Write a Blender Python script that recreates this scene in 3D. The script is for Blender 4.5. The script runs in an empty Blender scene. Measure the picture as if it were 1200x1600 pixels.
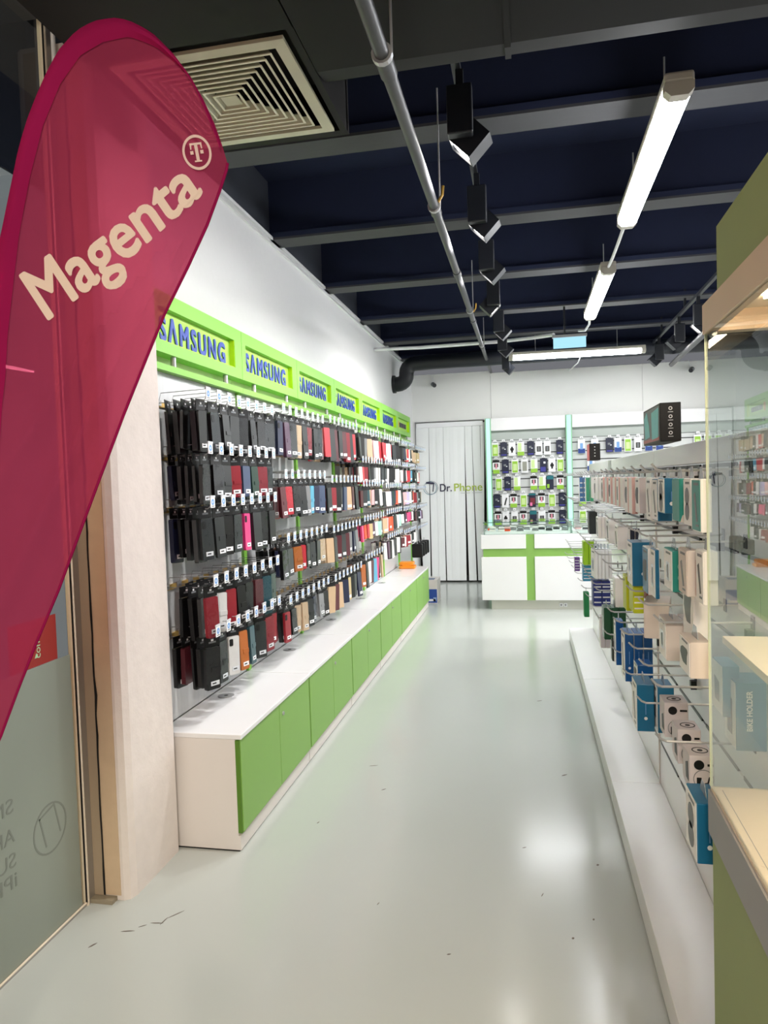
import bpy, bmesh, math, random
from mathutils import Vector, Matrix
R = random.Random(7)
S = bpy.context.scene
C = S.collection
PI = math.pi
ORD = ['first', 'second', 'third', 'fourth', 'fifth', 'sixth', 'seventh', 'eighth', 'ninth', 'tenth', 'eleventh', 'twelfth']

# ------------------------------------------------------------------ materials
def lin(c):
    return tuple(((x / 255) / 12.92 if x / 255 <= 0.04045 else ((x / 255 + 0.055) / 1.055) ** 2.4) for x in c) + (1,)

MATS = {}
def mat(name, rgb, rough=0.5, metal=0.0, coat=0.0, var=0.04, scale=6.0, bump=0.0, emit=0.0, ecol=None, spec=0.5, rvar=0.0, stretch=None):
    if name in MATS: return MATS[name]
    m = bpy.data.materials.new(name); m.use_nodes = True
    nt = m.node_tree; b = nt.nodes['Principled BSDF']
    tc = nt.nodes.new('ShaderNodeTexCoord'); no = nt.nodes.new('ShaderNodeTexNoise')
    no.inputs['Scale'].default_value = scale; no.inputs['Detail'].default_value = 4
    src = tc.outputs['Object']
    if stretch:
        mp = nt.nodes.new('ShaderNodeMapping'); mp.inputs['Scale'].default_value = stretch
        nt.links.new(src, mp.inputs['Vector']); src = mp.outputs['Vector']
    nt.links.new(src, no.inputs['Vector'])
    mr = nt.nodes.new('ShaderNodeMapRange')
    mr.inputs['To Min'].default_value = 1 - var; mr.inputs['To Max'].default_value = 1 + var
    nt.links.new(no.outputs['Fac'], mr.inputs['Value'])
    mx = nt.nodes.new('ShaderNodeVectorMath'); mx.operation = 'SCALE'
    mx.inputs[0].default_value = lin(rgb)[:3]
    nt.links.new(mr.outputs['Result'], mx.inputs['Scale'])
    nt.links.new(mx.outputs['Vector'], b.inputs['Base Color'])
    b.inputs['Roughness'].default_value = rough
    b.inputs['Metallic'].default_value = metal
    b.inputs['Coat Weight'].default_value = coat
    b.inputs['Coat Roughness'].default_value = 0.12
    b.inputs['Specular IOR Level'].default_value = spec
    if rvar:
        m2 = nt.nodes.new('ShaderNodeMapRange')
        m2.inputs['To Min'].default_value = rough - rvar; m2.inputs['To Max'].default_value = rough + rvar
        n2 = nt.nodes.new('ShaderNodeTexNoise'); n2.inputs['Scale'].default_value = scale * 0.35; n2.inputs['Detail'].default_value = 3
        nt.links.new(src, n2.inputs['Vector']); nt.links.new(n2.outputs['Fac'], m2.inputs['Value'])
        nt.links.new(m2.outputs['Result'], b.inputs['Roughness'])
    if bump:
        bp = nt.nodes.new('ShaderNodeBump'); bp.inputs['Strength'].default_value = bump; bp.inputs['Distance'].default_value = 0.01
        nt.links.new(no.outputs['Fac'], bp.inputs['Height']); nt.links.new(bp.outputs['Normal'], b.inputs['Normal'])
    if emit:
        b.inputs['Emission Color'].default_value = lin(ecol or rgb); b.inputs['Emission Strength'].default_value = emit
    MATS[name] = m
    return m

def sheer(name, tint, through, gloss_rough=0.03, diffuse=None, dw=0.0, trans=0.0, fres=1.5, spec=1.0):
    """clear sheet: tinted transparent + fresnel gloss (+ an amount of diffuse / translucent cloth)"""
    if name in MATS: return MATS[name]
    m = bpy.data.materials.new(name); m.use_nodes = True
    nt = m.node_tree; nt.nodes.clear()
    out = nt.nodes.new('ShaderNodeOutputMaterial')
    tr = nt.nodes.new('ShaderNodeBsdfTransparent'); tr.inputs['Color'].default_value = lin(tint)
    cur = tr.outputs[0]
    if dw:
        no = nt.nodes.new('ShaderNodeTexNoise'); no.inputs['Scale'].default_value = 5
        tc = nt.nodes.new('ShaderNodeTexCoord'); nt.links.new(tc.outputs['Object'], no.inputs['Vector'])
        d = nt.nodes.new('ShaderNodeBsdfDiffuse'); d.inputs['Color'].default_value = lin(diffuse)
        t = nt.nodes.new('ShaderNodeBsdfTranslucent'); t.inputs['Color'].default_value = lin(diffuse)
        mt = nt.nodes.new('ShaderNodeMixShader'); mt.inputs[0].default_value = trans
        nt.links.new(d.outputs[0], mt.inputs[1]); nt.links.new(t.outputs[0], mt.inputs[2])
        m1 = nt.nodes.new('ShaderNodeMixShader')
        mr = nt.nodes.new('ShaderNodeMapRange'); mr.inputs['To Min'].default_value = dw - 0.05; mr.inputs['To Max'].default_value = dw + 0.05
        nt.links.new(no.outputs['Fac'], mr.inputs['Value']); nt.links.new(mr.outputs['Result'], m1.inputs[0])
        nt.links.new(cur, m1.inputs[1]); nt.links.new(mt.outputs[0], m1.inputs[2]); cur = m1.outputs[0]
    if spec:
        g = nt.nodes.new('ShaderNodeBsdfGlossy'); g.inputs['Roughness'].default_value = gloss_rough
        f = nt.nodes.new('ShaderNodeFresnel'); f.inputs['IOR'].default_value = fres
        ge = nt.nodes.new('ShaderNodeNewGeometry'); inv = nt.nodes.new('ShaderNodeMath'); inv.operation = 'MULTIPLY_ADD'
        inv.inputs[1].default_value = -spec; inv.inputs[2].default_value = spec
        nt.links.new(ge.outputs['Backfacing'], inv.inputs[0])
        mu = nt.nodes.new('ShaderNodeMath'); mu.operation = 'MULTIPLY'
        nt.links.new(f.outputs[0], mu.inputs[0]); nt.links.new(inv.outputs[0], mu.inputs[1])
        m2 = nt.nodes.new('ShaderNodeMixShader'); nt.links.new(mu.outputs[0], m2.inputs[0])
        nt.links.new(cur, m2.inputs[1]); nt.links.new(g.outputs[0], m2.inputs[2]); cur = m2.outputs[0]
    nt.links.new(cur, out.inputs['Surface'])
    MATS[name] = m
    return m

def lamp(name, rgb, strength):
    if name in MATS: return MATS[name]
    m = bpy.data.materials.new(name); m.use_nodes = True
    nt = m.node_tree; nt.nodes.clear()
    out = nt.nodes.new('ShaderNodeOutputMaterial'); e = nt.nodes.new('ShaderNodeEmission')
    e.inputs['Color'].default_value = lin(rgb); e.inputs['Strength'].default_value = strength
    nt.links.new(e.outputs[0], out.inputs['Surface']); MATS[name] = m
    return m

WALL = mat('white_paint', (236, 236, 238), 0.75, var=0.02, bump=0.05, scale=30)
BACKW = mat('back_wall_paint', (236, 237, 235), 0.6, var=0.02)
PLASTER = mat('rough_plaster', (226, 216, 210), 0.85, var=0.06, bump=0.35, scale=18)
PLASTER2 = mat('beige_plaster', (205, 180, 150), 0.85, var=0.1, bump=0.35, scale=14)
NAVY = mat('navy_ceiling', (22, 31, 60), 0.8, var=0.15)
BEAMF = mat('dusty_lit_beam', (62, 62, 66), 0.7, var=0.1, stretch=(1, 12, 12))  # underside grey combines dust with light from below, painted in
DUCT = mat('dark_duct', (15, 12, 12), 0.6, var=0.15, spec=0.25)
BLACKM = mat('black_metal', (26, 29, 36), 0.4, var=0.1)
PIPEM = mat('grey_pipe', (62, 62, 66), 0.45, var=0.12)
GREEN = mat('green_laminate', (134, 180, 88), 0.45, var=0.02)
LIME = mat('lime_lacquer', (140, 208, 80), 0.45, var=0.02)
OLIVE = mat('olive_green_board', (146, 160, 106), 0.6, var=0.03)
WLAM = mat('white_laminate', (240, 240, 242), 0.22, var=0.015)
WMATT = mat('white_board', (226, 220, 216), 0.5, var=0.02)
PANEL = mat('pale_backing', (214, 216, 218), 0.3, var=0.09, scale=9, stretch=(1, 5, 0.15))
CREAM = mat('cream_board', (240, 226, 206), 0.5, var=0.03)
GREYB = mat('grey_edge', (150, 150, 152), 0.5, var=0.03)
ALU = mat('brushed_aluminium', (176, 172, 168), 0.35, 0.6, var=0.06, stretch=(30, 30, 1))
CHROME = mat('chrome_wire', (186, 186, 188), 0.38, 0.45)
GOLD = mat('gold_rail', (226, 188, 110), 0.35, 0.5)
BCARD = mat('black_card', (10, 10, 12), 0.45, spec=0.4)
WHITE = mat('white_print', (242, 243, 246), 0.45)
BLUEP = mat('blue_print', (120, 165, 220), 0.5)
GREYP = mat('grey_print', (120, 124, 128), 0.5)
DARK = mat('dark_gap', (14, 13, 13), 0.9)
SAMB = mat('blue_lettering', (40, 72, 178), 0.4)
VENTM = mat('vent_enamel', (200, 200, 178), 0.5, var=0.1)
TUBE = lamp('tube_glow', (250, 252, 255), 26)
SPOTG = lamp('spot_glow', (255, 250, 240), 20)
LEDG = lamp('led_glow', (188, 242, 232), 0.8)
EXITG = lamp('exit_glow', (160, 212, 232), 0.7)
GLASS = sheer('clear_glass', (248, 253, 250), 1, 0.0)
GLASSS = sheer('showcase_glass', (245, 248, 246), 1, 0.0, fres=1.95)
FILMB = sheer('bag_film', (240, 242, 244), 1, 0.0, spec=0.7)
FROST = mat('frosted_film', (138, 146, 136), 0.28, var=0.04, scale=2)
FLAG = sheer('magenta_cloth', (204, 96, 124), 1, diffuse=(176, 62, 96), dw=0.6, trans=0.4, spec=0)
FLAG2 = sheer('magenta_cloth_doubled', (176, 40, 96), 1, diffuse=(168, 34, 92), dw=0.86, trans=0.3, spec=0)
PRINTW = sheer('cream_flag_print', (250, 220, 210), 1, diffuse=(250, 236, 222), dw=0.93, trans=0.35, spec=0)

# floor: glossy painted screed with worn patches
FLOOR = mat('painted_floor', (186, 191, 187), 0.17, var=0.03, scale=1.4, rvar=0.06, spec=0.5)
nt = FLOOR.node_tree
bp = nt.nodes.new('ShaderNodeBump'); bp.inputs['Strength'].default_value = 0.03; bp.inputs['Distance'].default_value = 0.02
n3 = nt.nodes.new('ShaderNodeTexNoise'); n3.inputs['Scale'].default_value = 3.0; n3.inputs['Detail'].default_value = 5
tc3 = nt.nodes.new('ShaderNodeTexCoord')
nt.links.new(tc3.outputs['Object'], n3.inputs['Vector']); nt.links.new(n3.outputs['Fac'], bp.inputs['Height'])
nt.links.new(bp.outputs['Normal'], nt.nodes['Principled BSDF'].inputs['Normal'])

# ------------------------------------------------------------------ mesh builder
class MB:
    def __init__(self): self.v = []; self.f = []; self.m = []; self.mats = []
    def mi(self, m):
        if m not in self.mats: self.mats.append(m)
        return self.mats.index(m)
    def add(self, vs, fs, m):
        o = len(self.v); k = self.mi(m)
        self.v += [tuple(v) for v in vs]
        for f in fs: self.f.append(tuple(i + o for i in f)); self.m.append(k)
    def box(self, x0, x1, y0, y1, z0, z1, m, M=None):
        vs = [Vector((x, y, z)) for x in (x0, x1) for y in (y0, y1) for z in (z0, z1)]
        if M is not None: vs = [M @ v for v in vs]
        self.add(vs, [(0, 1, 3, 2), (4, 6, 7, 5), (0, 4, 5, 1), (2, 3, 7, 6), (0, 2, 6, 4), (1, 5, 7, 3)], m)
        return self
    def bbox(self, x0, x1, y0, y1, z0, z1, m, b=0.004, M=None):
        """box with chamfered edges"""
        bm = bmesh.new()
        bmesh.ops.create_cube(bm, size=1)
        for v in bm.verts:
            v.co = Vector(((x0 + x1) / 2 + v.co.x * (x1 - x0), (y0 + y1) / 2 + v.co.y * (y1 - y0), (z0 + z1) / 2 + v.co.z * (z1 - z0)))
        bmesh.ops.bevel(bm, geom=list(bm.edges), offset=b, segments=2, affect='EDGES', profile=0.5)
        vs = [v.co.copy() for v in bm.verts]
        for i, v in enumerate(bm.verts): v.index = i
        if M is not None: vs = [M @ v for v in vs]
        self.add(vs, [[v.index for v in f.verts] for f in bm.faces], m)
        bm.free(); return self
    def prism(self, pts, a, b, m, axis='x', M=None):
        """polygon pts (2D) swept from a to b along axis; 2D plane = the other two axes in order"""
        def P(p, t):
            if axis == 'x': v = Vector((t, p[0], p[1]))
            elif axis == 'y': v = Vector((p[0], t, p[1]))
            else: v = Vector((p[0], p[1], t))
            return M @ v if M is not None else v
        n = len(pts)
        vs = [P(p, a) for p in pts] + [P(p, b) for p in pts]
        fs = [tuple(range(n - 1, -1, -1)), tuple(range(n, 2 * n))] + [(i, (i + 1) % n, n + (i + 1) % n, n + i) for i in range(n)]
        self.add(vs, fs, m); return self
    def tube(self, path, r, m, seg=6, cap=True):
        path = [Vector(p) for p in path]; rings = []
        n = len(path)
        for i, p in enumerate(path):
            t = (path[min(i + 1, n - 1)] - path[max(i - 1, 0)]).normalized()
            u = t.cross(Vector((0, 0, 1)))
            if u.length < 1e-3: u = t.cross(Vector((1, 0, 0)))
            u.normalize(); w = t.cross(u)
            rr = r[i] if isinstance(r, (list, tuple)) else r
            rings.append([p + (u * math.cos(2 * PI * k / seg) + w * math.sin(2 * PI * k / seg)) * rr for k in range(seg)])
        vs = [v for q in rings for v in q]; fs = []
        for i in range(n - 1):
            for k in range(seg):
                fs.append((i * seg + k, i * seg + (k + 1) % seg, (i + 1) * seg + (k + 1) % seg, (i + 1) * seg + k))
        if cap: fs += [tuple(range(seg - 1, -1, -1)), tuple((n - 1) * seg + k for k in range(seg))]
        self.add(vs, fs, m); return self
    def disc(self, c, r0, r1, n, m, seg=20, t=0.002):
        """ring (r0>0) or disc with thickness t about centre c, normal n"""
        c = Vector(c); n = Vector(n).normalized(); u = n.orthogonal().normalized(); w = n.cross(u)
        def ring(r, h): return [c + n * h + (u * math.cos(2 * PI * k / seg) + w * math.sin(2 * PI * k / seg)) * r for k in range(seg)]
        if r0 <= 0:
            vs = ring(r1, 0) + ring(r1, t)
            fs = [tuple(range(seg - 1, -1, -1)), tuple(range(seg, 2 * seg))] + [(k, (k + 1) % seg, seg + (k + 1) % seg, seg + k) for k in range(seg)]
        else:
            vs = ring(r0, 0) + ring(r1, 0) + ring(r1, t) + ring(r0, t); fs = []
            for a, b in ((0, 1), (1, 2), (2, 3), (3, 0)):
                for k in range(seg): fs.append((a * seg + k, a * seg + (k + 1) % seg, b * seg + (k + 1) % seg, b * seg + k))
        self.add(vs, fs, m); return self
    def mesh(self, name, off=None, smooth=False):
        me = bpy.data.meshes.new(name)
        vs = self.v if off is None else [(x - off[0], y - off[1], z - off[2]) for x, y, z in self.v]
        me.from_pydata(vs, [], self.f)
        for m in self.mats: me.materials.append(m)
        me.polygons.foreach_set('material_index', self.m)
        bm = bmesh.new(); bm.from_mesh(me); bmesh.ops.recalc_face_normals(bm, faces=bm.faces); bm.to_mesh(me); bm.free()
        if smooth:
            me.polygons.foreach_set('use_smooth', [True] * len(me.polygons))
            try: me.set_sharp_from_angle(angle=0.7)
            except Exception: pass
        me.update(); return me

def link(name, me, parent=None):
    o = bpy.data.objects.new(name, me); C.objects.link(o)
    if parent is not None: o.parent = parent
    return o
def root_loc(o):
    while o.parent is not None: o = o.parent
    return o.location
def part(name, mb, parent, label=None, smooth=False):
    """a part built in world coordinates (the root thing has no rotation)"""
    o = link(name, mb.mesh(name, root_loc(parent), smooth), parent)
    if label: o['label'] = label
    return o
def tag(o, label, cat, group=None, kind=None):
    o['label'] = label; o['category'] = cat
    if group: o['group'] = group
    if kind: o['kind'] = kind
    return o
def thing(name, label, cat, loc, group=None):
    o = bpy.data.objects.new(name, None); C.objects.link(o); o.location = loc; o.empty_display_size = 0.05
    return tag(o, label, cat, group)
def struct(name, mb, label=None, cat=None, smooth=False):
    o = link(name, mb.mesh(name, None, smooth)); o['kind'] = 'structure'
    o['label'] = label or name.replace('_', ' ') + ' of the phone shop'; o['category'] = cat or name.split('_')[0]
    return o

def text_mesh(s, bold=0.0, ext=0.0, space=1.0):
    cu = bpy.data.curves.new('t', 'FONT'); cu.body = s; cu.size = 1; cu.offset = bold; cu.extrude = ext; cu.resolution_u = 4; cu.space_character = space
    o = bpy.data.objects.new('t', cu); C.objects.link(o)
    bpy.context.view_layer.update()
    me = bpy.data.meshes.new_from_object(o.evaluated_get(bpy.context.evaluated_depsgraph_get()))
    bpy.data.objects.remove(o); bpy.data.curves.remove(cu)
    return me
def lettering(name, s, fn, m, parent, bold=0.0, ext=0.03, norm=True, refh=None, space=1.0, fat=0.0):
    """text as a mesh; fn maps (u, v, w) with u, v in 0..1 over the word's box (v may leave 0..1 for descenders) to local coordinates"""
    me = text_mesh(s, bold, ext, space)
    if fat: fatten(me, fat, max(ext, 1e-6) * .15)
    xs = [v.co.x for v in me.vertices]; ys = [v.co.y for v in me.vertices]
    x0, x1 = min(xs), max(xs); h = refh or max(ys)
    for v in me.vertices: v.co = Vector(fn((v.co.x - x0) / (x1 - x0), v.co.y / h, v.co.z / max(ext, 1e-6)))
    me.materials.clear(); me.materials.append(m); me.name = name
    return link(name, me, parent)
def fatten(me, d, lift):
    """flat letters drawn heavier: copies of the outline nudged by d before mapping"""
    bm = bmesh.new(); bm.from_mesh(me); src = list(bm.faces)
    for i in range(8):
        a = i * PI / 4
        r = bmesh.ops.duplicate(bm, geom=src)
        for e in r['geom']:
            if isinstance(e, bmesh.types.BMVert): e.co += Vector((d * math.cos(a), d * math.sin(a), (i + 1) * lift))
    bm.to_mesh(me); bm.free()

# ------------------------------------------------------------------ camera (24 mm phone lens, held a little rolled)
cd = bpy.data.cameras.new('camera'); cam = bpy.data.objects.new('camera', cd); C.objects.link(cam)
cd.sensor_fit = 'VERTICAL'; cd.sensor_height = 36; cd.lens = 1110 / 1600 * 36; cd.clip_start = 0.02
d = Vector((0.2018018, 0.0486486, 1)); h = Vector((1, 0.032, 0)); up = d.cross(h).normalized()
if up.y < 0: up = -up
d.normalize(); xw = up.cross(d)
if xw.x < 0: xw = -xw
Mr = Matrix(((xw.x, xw.y, -xw.z), (d.x, d.y, -d.z), (up.x, up.y, -up.z)))
cam.matrix_world = Matrix.Translation((0, 0, 1.62)) @ Mr.to_4x4()
S.camera = cam

# ------------------------------------------------------------------ setting
b = MB().box(-3.4, 4.4, -3.2, 12.3, -0.1, 0, FLOOR)
fl = struct('floor', b, 'pale grey glossy painted shop floor with scuffs', 'floor')
sc = MB()
for (x, y, a, l, w) in [(-1.56, 2.206, 1.0, .035, .008), (-1.478, 2.299, .2, .05, .006), (-1.44, 2.335, .6, .03, .004), (-1.395, 2.36, .1, .05, .005), (-1.375, 2.375, 1.4, .05, .005), (-1.35, 2.42, .9, .07, .005),
                        (-0.05, 3.1, .4, .02, .006), (.02, 2.75, 1.2, .03, .004), (.12, 2.5, .5, .012, .01), (.2, 2.62, 1.0, .012, .008), (-.9, 3.9, .3, .05, .006), (-.78, 3.6, .7, .03, .007), (-1.02, 3.2, 1.1, .02, .006),
                        (-.3, 2.35, .2, .015, .006), (.16, 3.9, .6, .04, .01), (.25, 3.0, .3, .014, .012), (.05, 5.2, .4, .04, .01), (-.6, 2.6, 1.2, .02, .004)]:
    M = Matrix.Translation((x, y, 0.0006)) @ Matrix.Rotation(a, 4, 'Z')
    pts = [(-l, -w * .4), (-l * .3, -w), (l * .5, -w * .6), (l, w * .3), (l * .2, w), (-l * .6, w * .5)]
    sc.prism([(p[0] * .5, p[1] * .5) for p in pts], 0, 0.0006, mat('scuff', (110, 100, 92), .8), 'z', M)
o = part('scuff_marks', sc, fl); o['kind'] = 'stuff'

struct('wall_left', MB().box(-2.0, -1.75, 2.86, 11.4, 0, 3.37, WALL), 'white upper side wall above the green sign boxes', 'wall')
struct('trim_1', MB().box(-1.75, -1.735, 2.86, 11.08, 3.325, 3.345, WLAM).box(-1.75, -1.728, 2.86, 11.08, 3.36, 3.38, WLAM), 'thin white ridge along the top of the side wall', 'trim')
struct('wall_upper', MB().box(-2.1, -1.78, -3.2, 11.4, 3.37, 3.9, mat('dark_upper_paint', (52, 56, 66), .8, var=.1)), 'dark strip of wall above the white side wall', 'wall')  # darker blue-grey tone above the white wall
b = MB()
b.box(-1.76, -1.712, 11.1, 11.3, 0, 3.27, BACKW)
b.box(-1.712, -.63, 11.1, 11.3, 2.535, 3.27, BACKW)
b.box(-.63, -.525, 11.1, 11.3, 0, 3.27, BACKW)
b.box(-.52, 1.69, 11.09, 11.3, 0, 3.235, BACKW).box(1.695, 4.3, 11.095, 11.3, 0, 3.235, BACKW)
b.box(-.526, -.519, 11.11, 11.2, 0, 3.2, GREYB).box(1.689, 1.696, 11.11, 11.2, 0, 3.2, GREYB)
struct('wall_back', b, 'pale back wall with a doorway and panel seams', 'wall')
struct('wall_right', MB().box(4.2, 4.4, 1.0, 11.4, 0, 3.9, WALL))
struct('wall_storeroom', MB().box(-1.9, -.4, 12.0, 12.1, 0, 2.8, mat('storeroom_gloom', (74, 74, 72), .9)).box(-2.0, -1.9, 11.3, 12.1, 0, 2.8, DARK).box(-.42, -.34, 11.3, 12.1, 0, 2.8, DARK).box(-2, -.34, 11.3, 12.1, 2.75, 2.8, DARK), 'dim storeroom wall behind the strip curtain', 'wall')  # darkness of the room behind is put into these wall colours
struct('trim_2', MB().box(-1.716, -1.70, 11.085, 11.1, 0, 2.54, GREYB).box(-1.716, -.63, 11.085, 11.1, 2.53, 2.54, GREYB), 'thin grey frame around the curtained doorway', 'trim')
struct('ceiling', MB().box(-3.4, 4.4, -3.2, 11.4, 3.8, 3.9, NAVY), 'dark navy ceiling slab', 'ceiling')
for i, y in enumerate([3.64, 4.96, 6.30, 7.66, 8.92, 10.2, 2.3]):
    b = MB().box(-1.78, 4.3, y - .012, y + .012, 3.42, 3.8, NAVY).box(-1.78, 4.3, y - .09, y + .09, 3.375, 3.41, NAVY).box(-1.78, 4.3, y - .09, y + .09, 3.36, 3.375, BEAMF)
    struct('beam_%d' % (i + 1), b, 'dark ceiling beam with a dusty underside tinted as lit from below, %s from the entrance' % ORD[(i + 1) % 7], 'beam')
# duct, vent housing
b = MB()
prof = [(.2, 3.8), (.2, 3.05), (.25, 3.0), (2.36, 3.0), (2.46, 3.02), (2.52, 3.08), (2.54, 3.16), (2.54, 3.8)]
b.prism(prof, -.66, 3.6, DUCT, 'x')
b.prism([(p[0] + (.008 if p[0] > 1 else -.008), p[1] - (.008 if p[1] < 3.2 else 0)) for p in prof], -.04, -.02, DUCT, 'x')
b.prism([(p[0] + (.008 if p[0] > 1 else -.008), p[1] - (.008 if p[1] < 3.2 else 0)) for p in prof], .98, 1.0, DUCT, 'x')
du = tag(link('air_duct', b.mesh('air_duct')), 'wide dark ventilation duct running under the ceiling beside the square vent', 'duct')
v = thing('ceiling_vent', 'square cream louvred air vent in a black ceiling housing', 'vent', (-1.01, 2.46, 3.0))
part('housing', MB().box(-1.37, -.665, 1.6, 2.12, 3.0, 3.8, DUCT).box(-1.37, -1.33, 2.12, 2.8, 3.02, 3.8, DUCT).box(-.69, -.665, 2.12, 2.8, 3.005, 3.8, DUCT).box(-1.37, -.665, 2.78, 2.82, 3.01, 3.8, DUCT).box(-1.35, -.68, 2.12, 2.8, 3.2, 3.22, DARK), v)
def sqring(mb, cx, cy, a0, z0, a1, z1, m, th=0.004):
    """square louvre: slanted band from half-size a0 at z0 to a1 at z1"""
    for k in range(4):
        M = Matrix.Translation((cx, cy, 0)) @ Matrix.Rotation(k * PI / 2, 4, 'Z')
        vs = [M @ Vector(p) for p in [(-a0, -a0, z0), (a0, -a0, z0), (a1, -a1, z1), (-a1, -a1, z1), (-a0, -a0, z0 + th), (a0, -a0, z0 + th), (a1, -a1, z1 + th), (-a1, -a1, z1 + th)]]
        mb.add(vs, [(0, 1, 2, 3), (7, 6, 5, 4), (0, 4, 5, 1), (1, 5, 6, 2), (2, 6, 7, 3), (3, 7, 4, 0)], m)
b = MB(); sqring(b, -1.01, 2.46, .30, 3.0, .262, 2.998, VENTM, .012)
part('frame', b, v)
for k in range(8):
    a = .235 - k * .027
    b = MB(); sqring(b, -1.01, 2.46, a, 3.002, a - .017, 3.026, VENTM, .003); sqring(b, -1.01, 2.46, a + .004, 2.999, a - .003, 2.999, mat('louvre_highlight', (226, 226, 206), .45), .003); part('louvre', b, v)  # lighter lip added to paint bright shading lines between louvres
part('centre_plate', MB().box(-1.04, -.98, 2.43, 2.49, 3.004, 3.008, VENTM), v)

# sprinkler pipe
p = thing('sprinkler_pipe', 'long grey pipe running the length of the shop under the ceiling beams', 'pipe', (-.372, 5, 2.8))
def pp_(y): q = (y - 1.753) / 9.337; return Vector((-.366 - .144 * q, y, 2.8 + .45 * q))
part('pipe_run', MB().tube([pp_(-.3), pp_(9.36)], .0215, PIPEM, 14).tube([pp_(9.66), pp_(11.08)], .0215, PIPEM, 14), p, smooth=True)
for y in (2.06, 3.35, 4.6, 6.4, 8.2):
    part('coupling', MB().tube([pp_(y - .05), pp_(y + .05)], .026, PIPEM, 14), p, smooth=True)
for y in (2.0, 3.3, 5.9, 8.0):
    c_ = pp_(y)
    part('hanger', MB().tube([c_ + Vector((.027, 0, 0)), Vector((c_.x + .027, y, 2.995 if y < 2.5 else 3.4))], .004, CHROME, 5).disc(c_ - Vector((0, .01, 0)), .022, .03, (0, 1, 0), CHROME, 14, .02), p)
for y in (3.28, 6.05):
    c_ = pp_(y); part('nozzle', MB().tube([c_ + Vector((.02, 0, .01)), c_ + Vector((.04, 0, .04)), c_ + Vector((.045, 0, .08))], .007, mat('brass', (190, 150, 70), .35, .8), 6), p)

# lighting track with spots
t = thing('lighting_track', 'black ceiling track carrying a row of black spotlights over the aisle', 'track', (-.24, 6, 3.24))
part('rail', MB().box(-.257, -.223, 2.62, 9.6, 3.24, 3.27, BLACKM), t)
for y in (2.64, 4.96, 6.3, 7.66, 8.92): part('bracket', MB().box(-.25, -.23, y - .015, y + .015, 3.27, 3.45, BLACKM), t)
def spot(x, y, z, side, label, en=55, lit=True, aimz=1.5, aimx=-1.6, energy_col=(1, .97, .93), aimy=None):
    s = thing('spotlight', label, 'spotlight', (x, y, z + .12), 'track spotlights')
    part('driver_box', MB().bbox(x - .05, x + .05, y - .05, y + .0, z - .095, z + .095, BLACKM, .006), s)
    part('adapter', MB().box(x - .015, x + .015, y - .012, y + .012, z + .1, 3.24, BLACKM), s)
    c = Vector((x - side * .032, y + .075, z - .075)); ax = Vector((side, .12, -1)).normalized()
    ey = ax.cross(Vector((0, 1, 0))).normalized(); ez = ax.cross(ey)
    M = Matrix.Translation(c) @ Matrix(((ey.x, ez.x, ax.x), (ey.y, ez.y, ax.y), (ey.z, ez.z, ax.z))).to_4x4()
    hb = MB()
    for q in ((-.058, .058, -.058, -.052), (-.058, .058, .052, .058), (-.058, -.052, -.052, .052), (.052, .058, -.052, .052)):
        hb.box(q[0], q[1], q[2], q[3], -.06, .058, BLACKM, M)
    hb.box(-.058, .058, -.058, .058, -.062, -.055, BLACKM, M).box(-.012, .012, -.075, -.05, -.012, .012, BLACKM, M)
    hd = part('lamp_head', hb, s)
    part('lens', MB().disc(M @ Vector((0, 0, .045)), 0, .05, ax, SPOTG, 16, .004), hd)
    if lit:
        ld = bpy.data.lights.new('spot_beam', 'SPOT'); ld.energy = en; ld.spot_size = math.radians(120); ld.spot_blend = 1.0; ld.shadow_soft_size = 0.05; ld.color = energy_col
        lo = bpy.data.objects.new('spot_beam', ld); C.objects.link(lo)
        lo.location = M @ Vector((0, 0, .07))
        lo.rotation_euler = (Vector((aimx, y - .05 if aimy is None else aimy, aimz)) - lo.location).to_track_quat('-Z', 'Y').to_euler()
    return s
for i, (y, side) in enumerate([(2.9, -1), (3.88, -1), (4.76, -1), (5.72, 1), (6.76, -1), (7.75, -1), (9.08, -1)]):
    spot(-.228, y, 3.07, side, 'black spotlight over the aisle, %s along from the entrance%s' % (ORD[i], ', turned away from the side wall' if side > 0 else ''), 50 if y < 8.9 else 35, True, 1.55 if side < 0 else 1.2, (-1.66 if side < 0 else .9) if y < 8.9 else -.6, aimy=None if y < 8.9 else 11.1)
t = thing('lighting_track', 'black ceiling track over the tall white shelving on the far side of the aisle', 'track', (1.58, 7, 3.2))
part('rail', MB().box(1.57, 1.60, 4.6, 9.9, 3.24, 3.27, BLACKM), t)
for y in (4.96, 6.3, 7.66, 8.92): part('bracket', MB().box(1.575, 1.595, y - .015, y + .015, 3.27, 3.45, BLACKM), t)
for i, y in enumerate([7.1, 7.95, 9.1]):
    spot(1.585, y, 3.07, (-1, 1, 1)[i], 'black spotlight on the track above the white shelving, %s of three' % ORD[i], 80 if i < 2 else 35, True, 1.0 if i < 2 else 1.7, .2 if i < 2 else 1.0, aimy=None if i < 2 else 11.1)
tag(link('conduit', MB().tube([(1.49, 5.8, 2.80), (1.90, 10.05, 3.05)], .03, PIPEM, 10).mesh('conduit', None, True)), 'grey ceiling conduit beside the spotlight track over the shelving', 'pipe')

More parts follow.
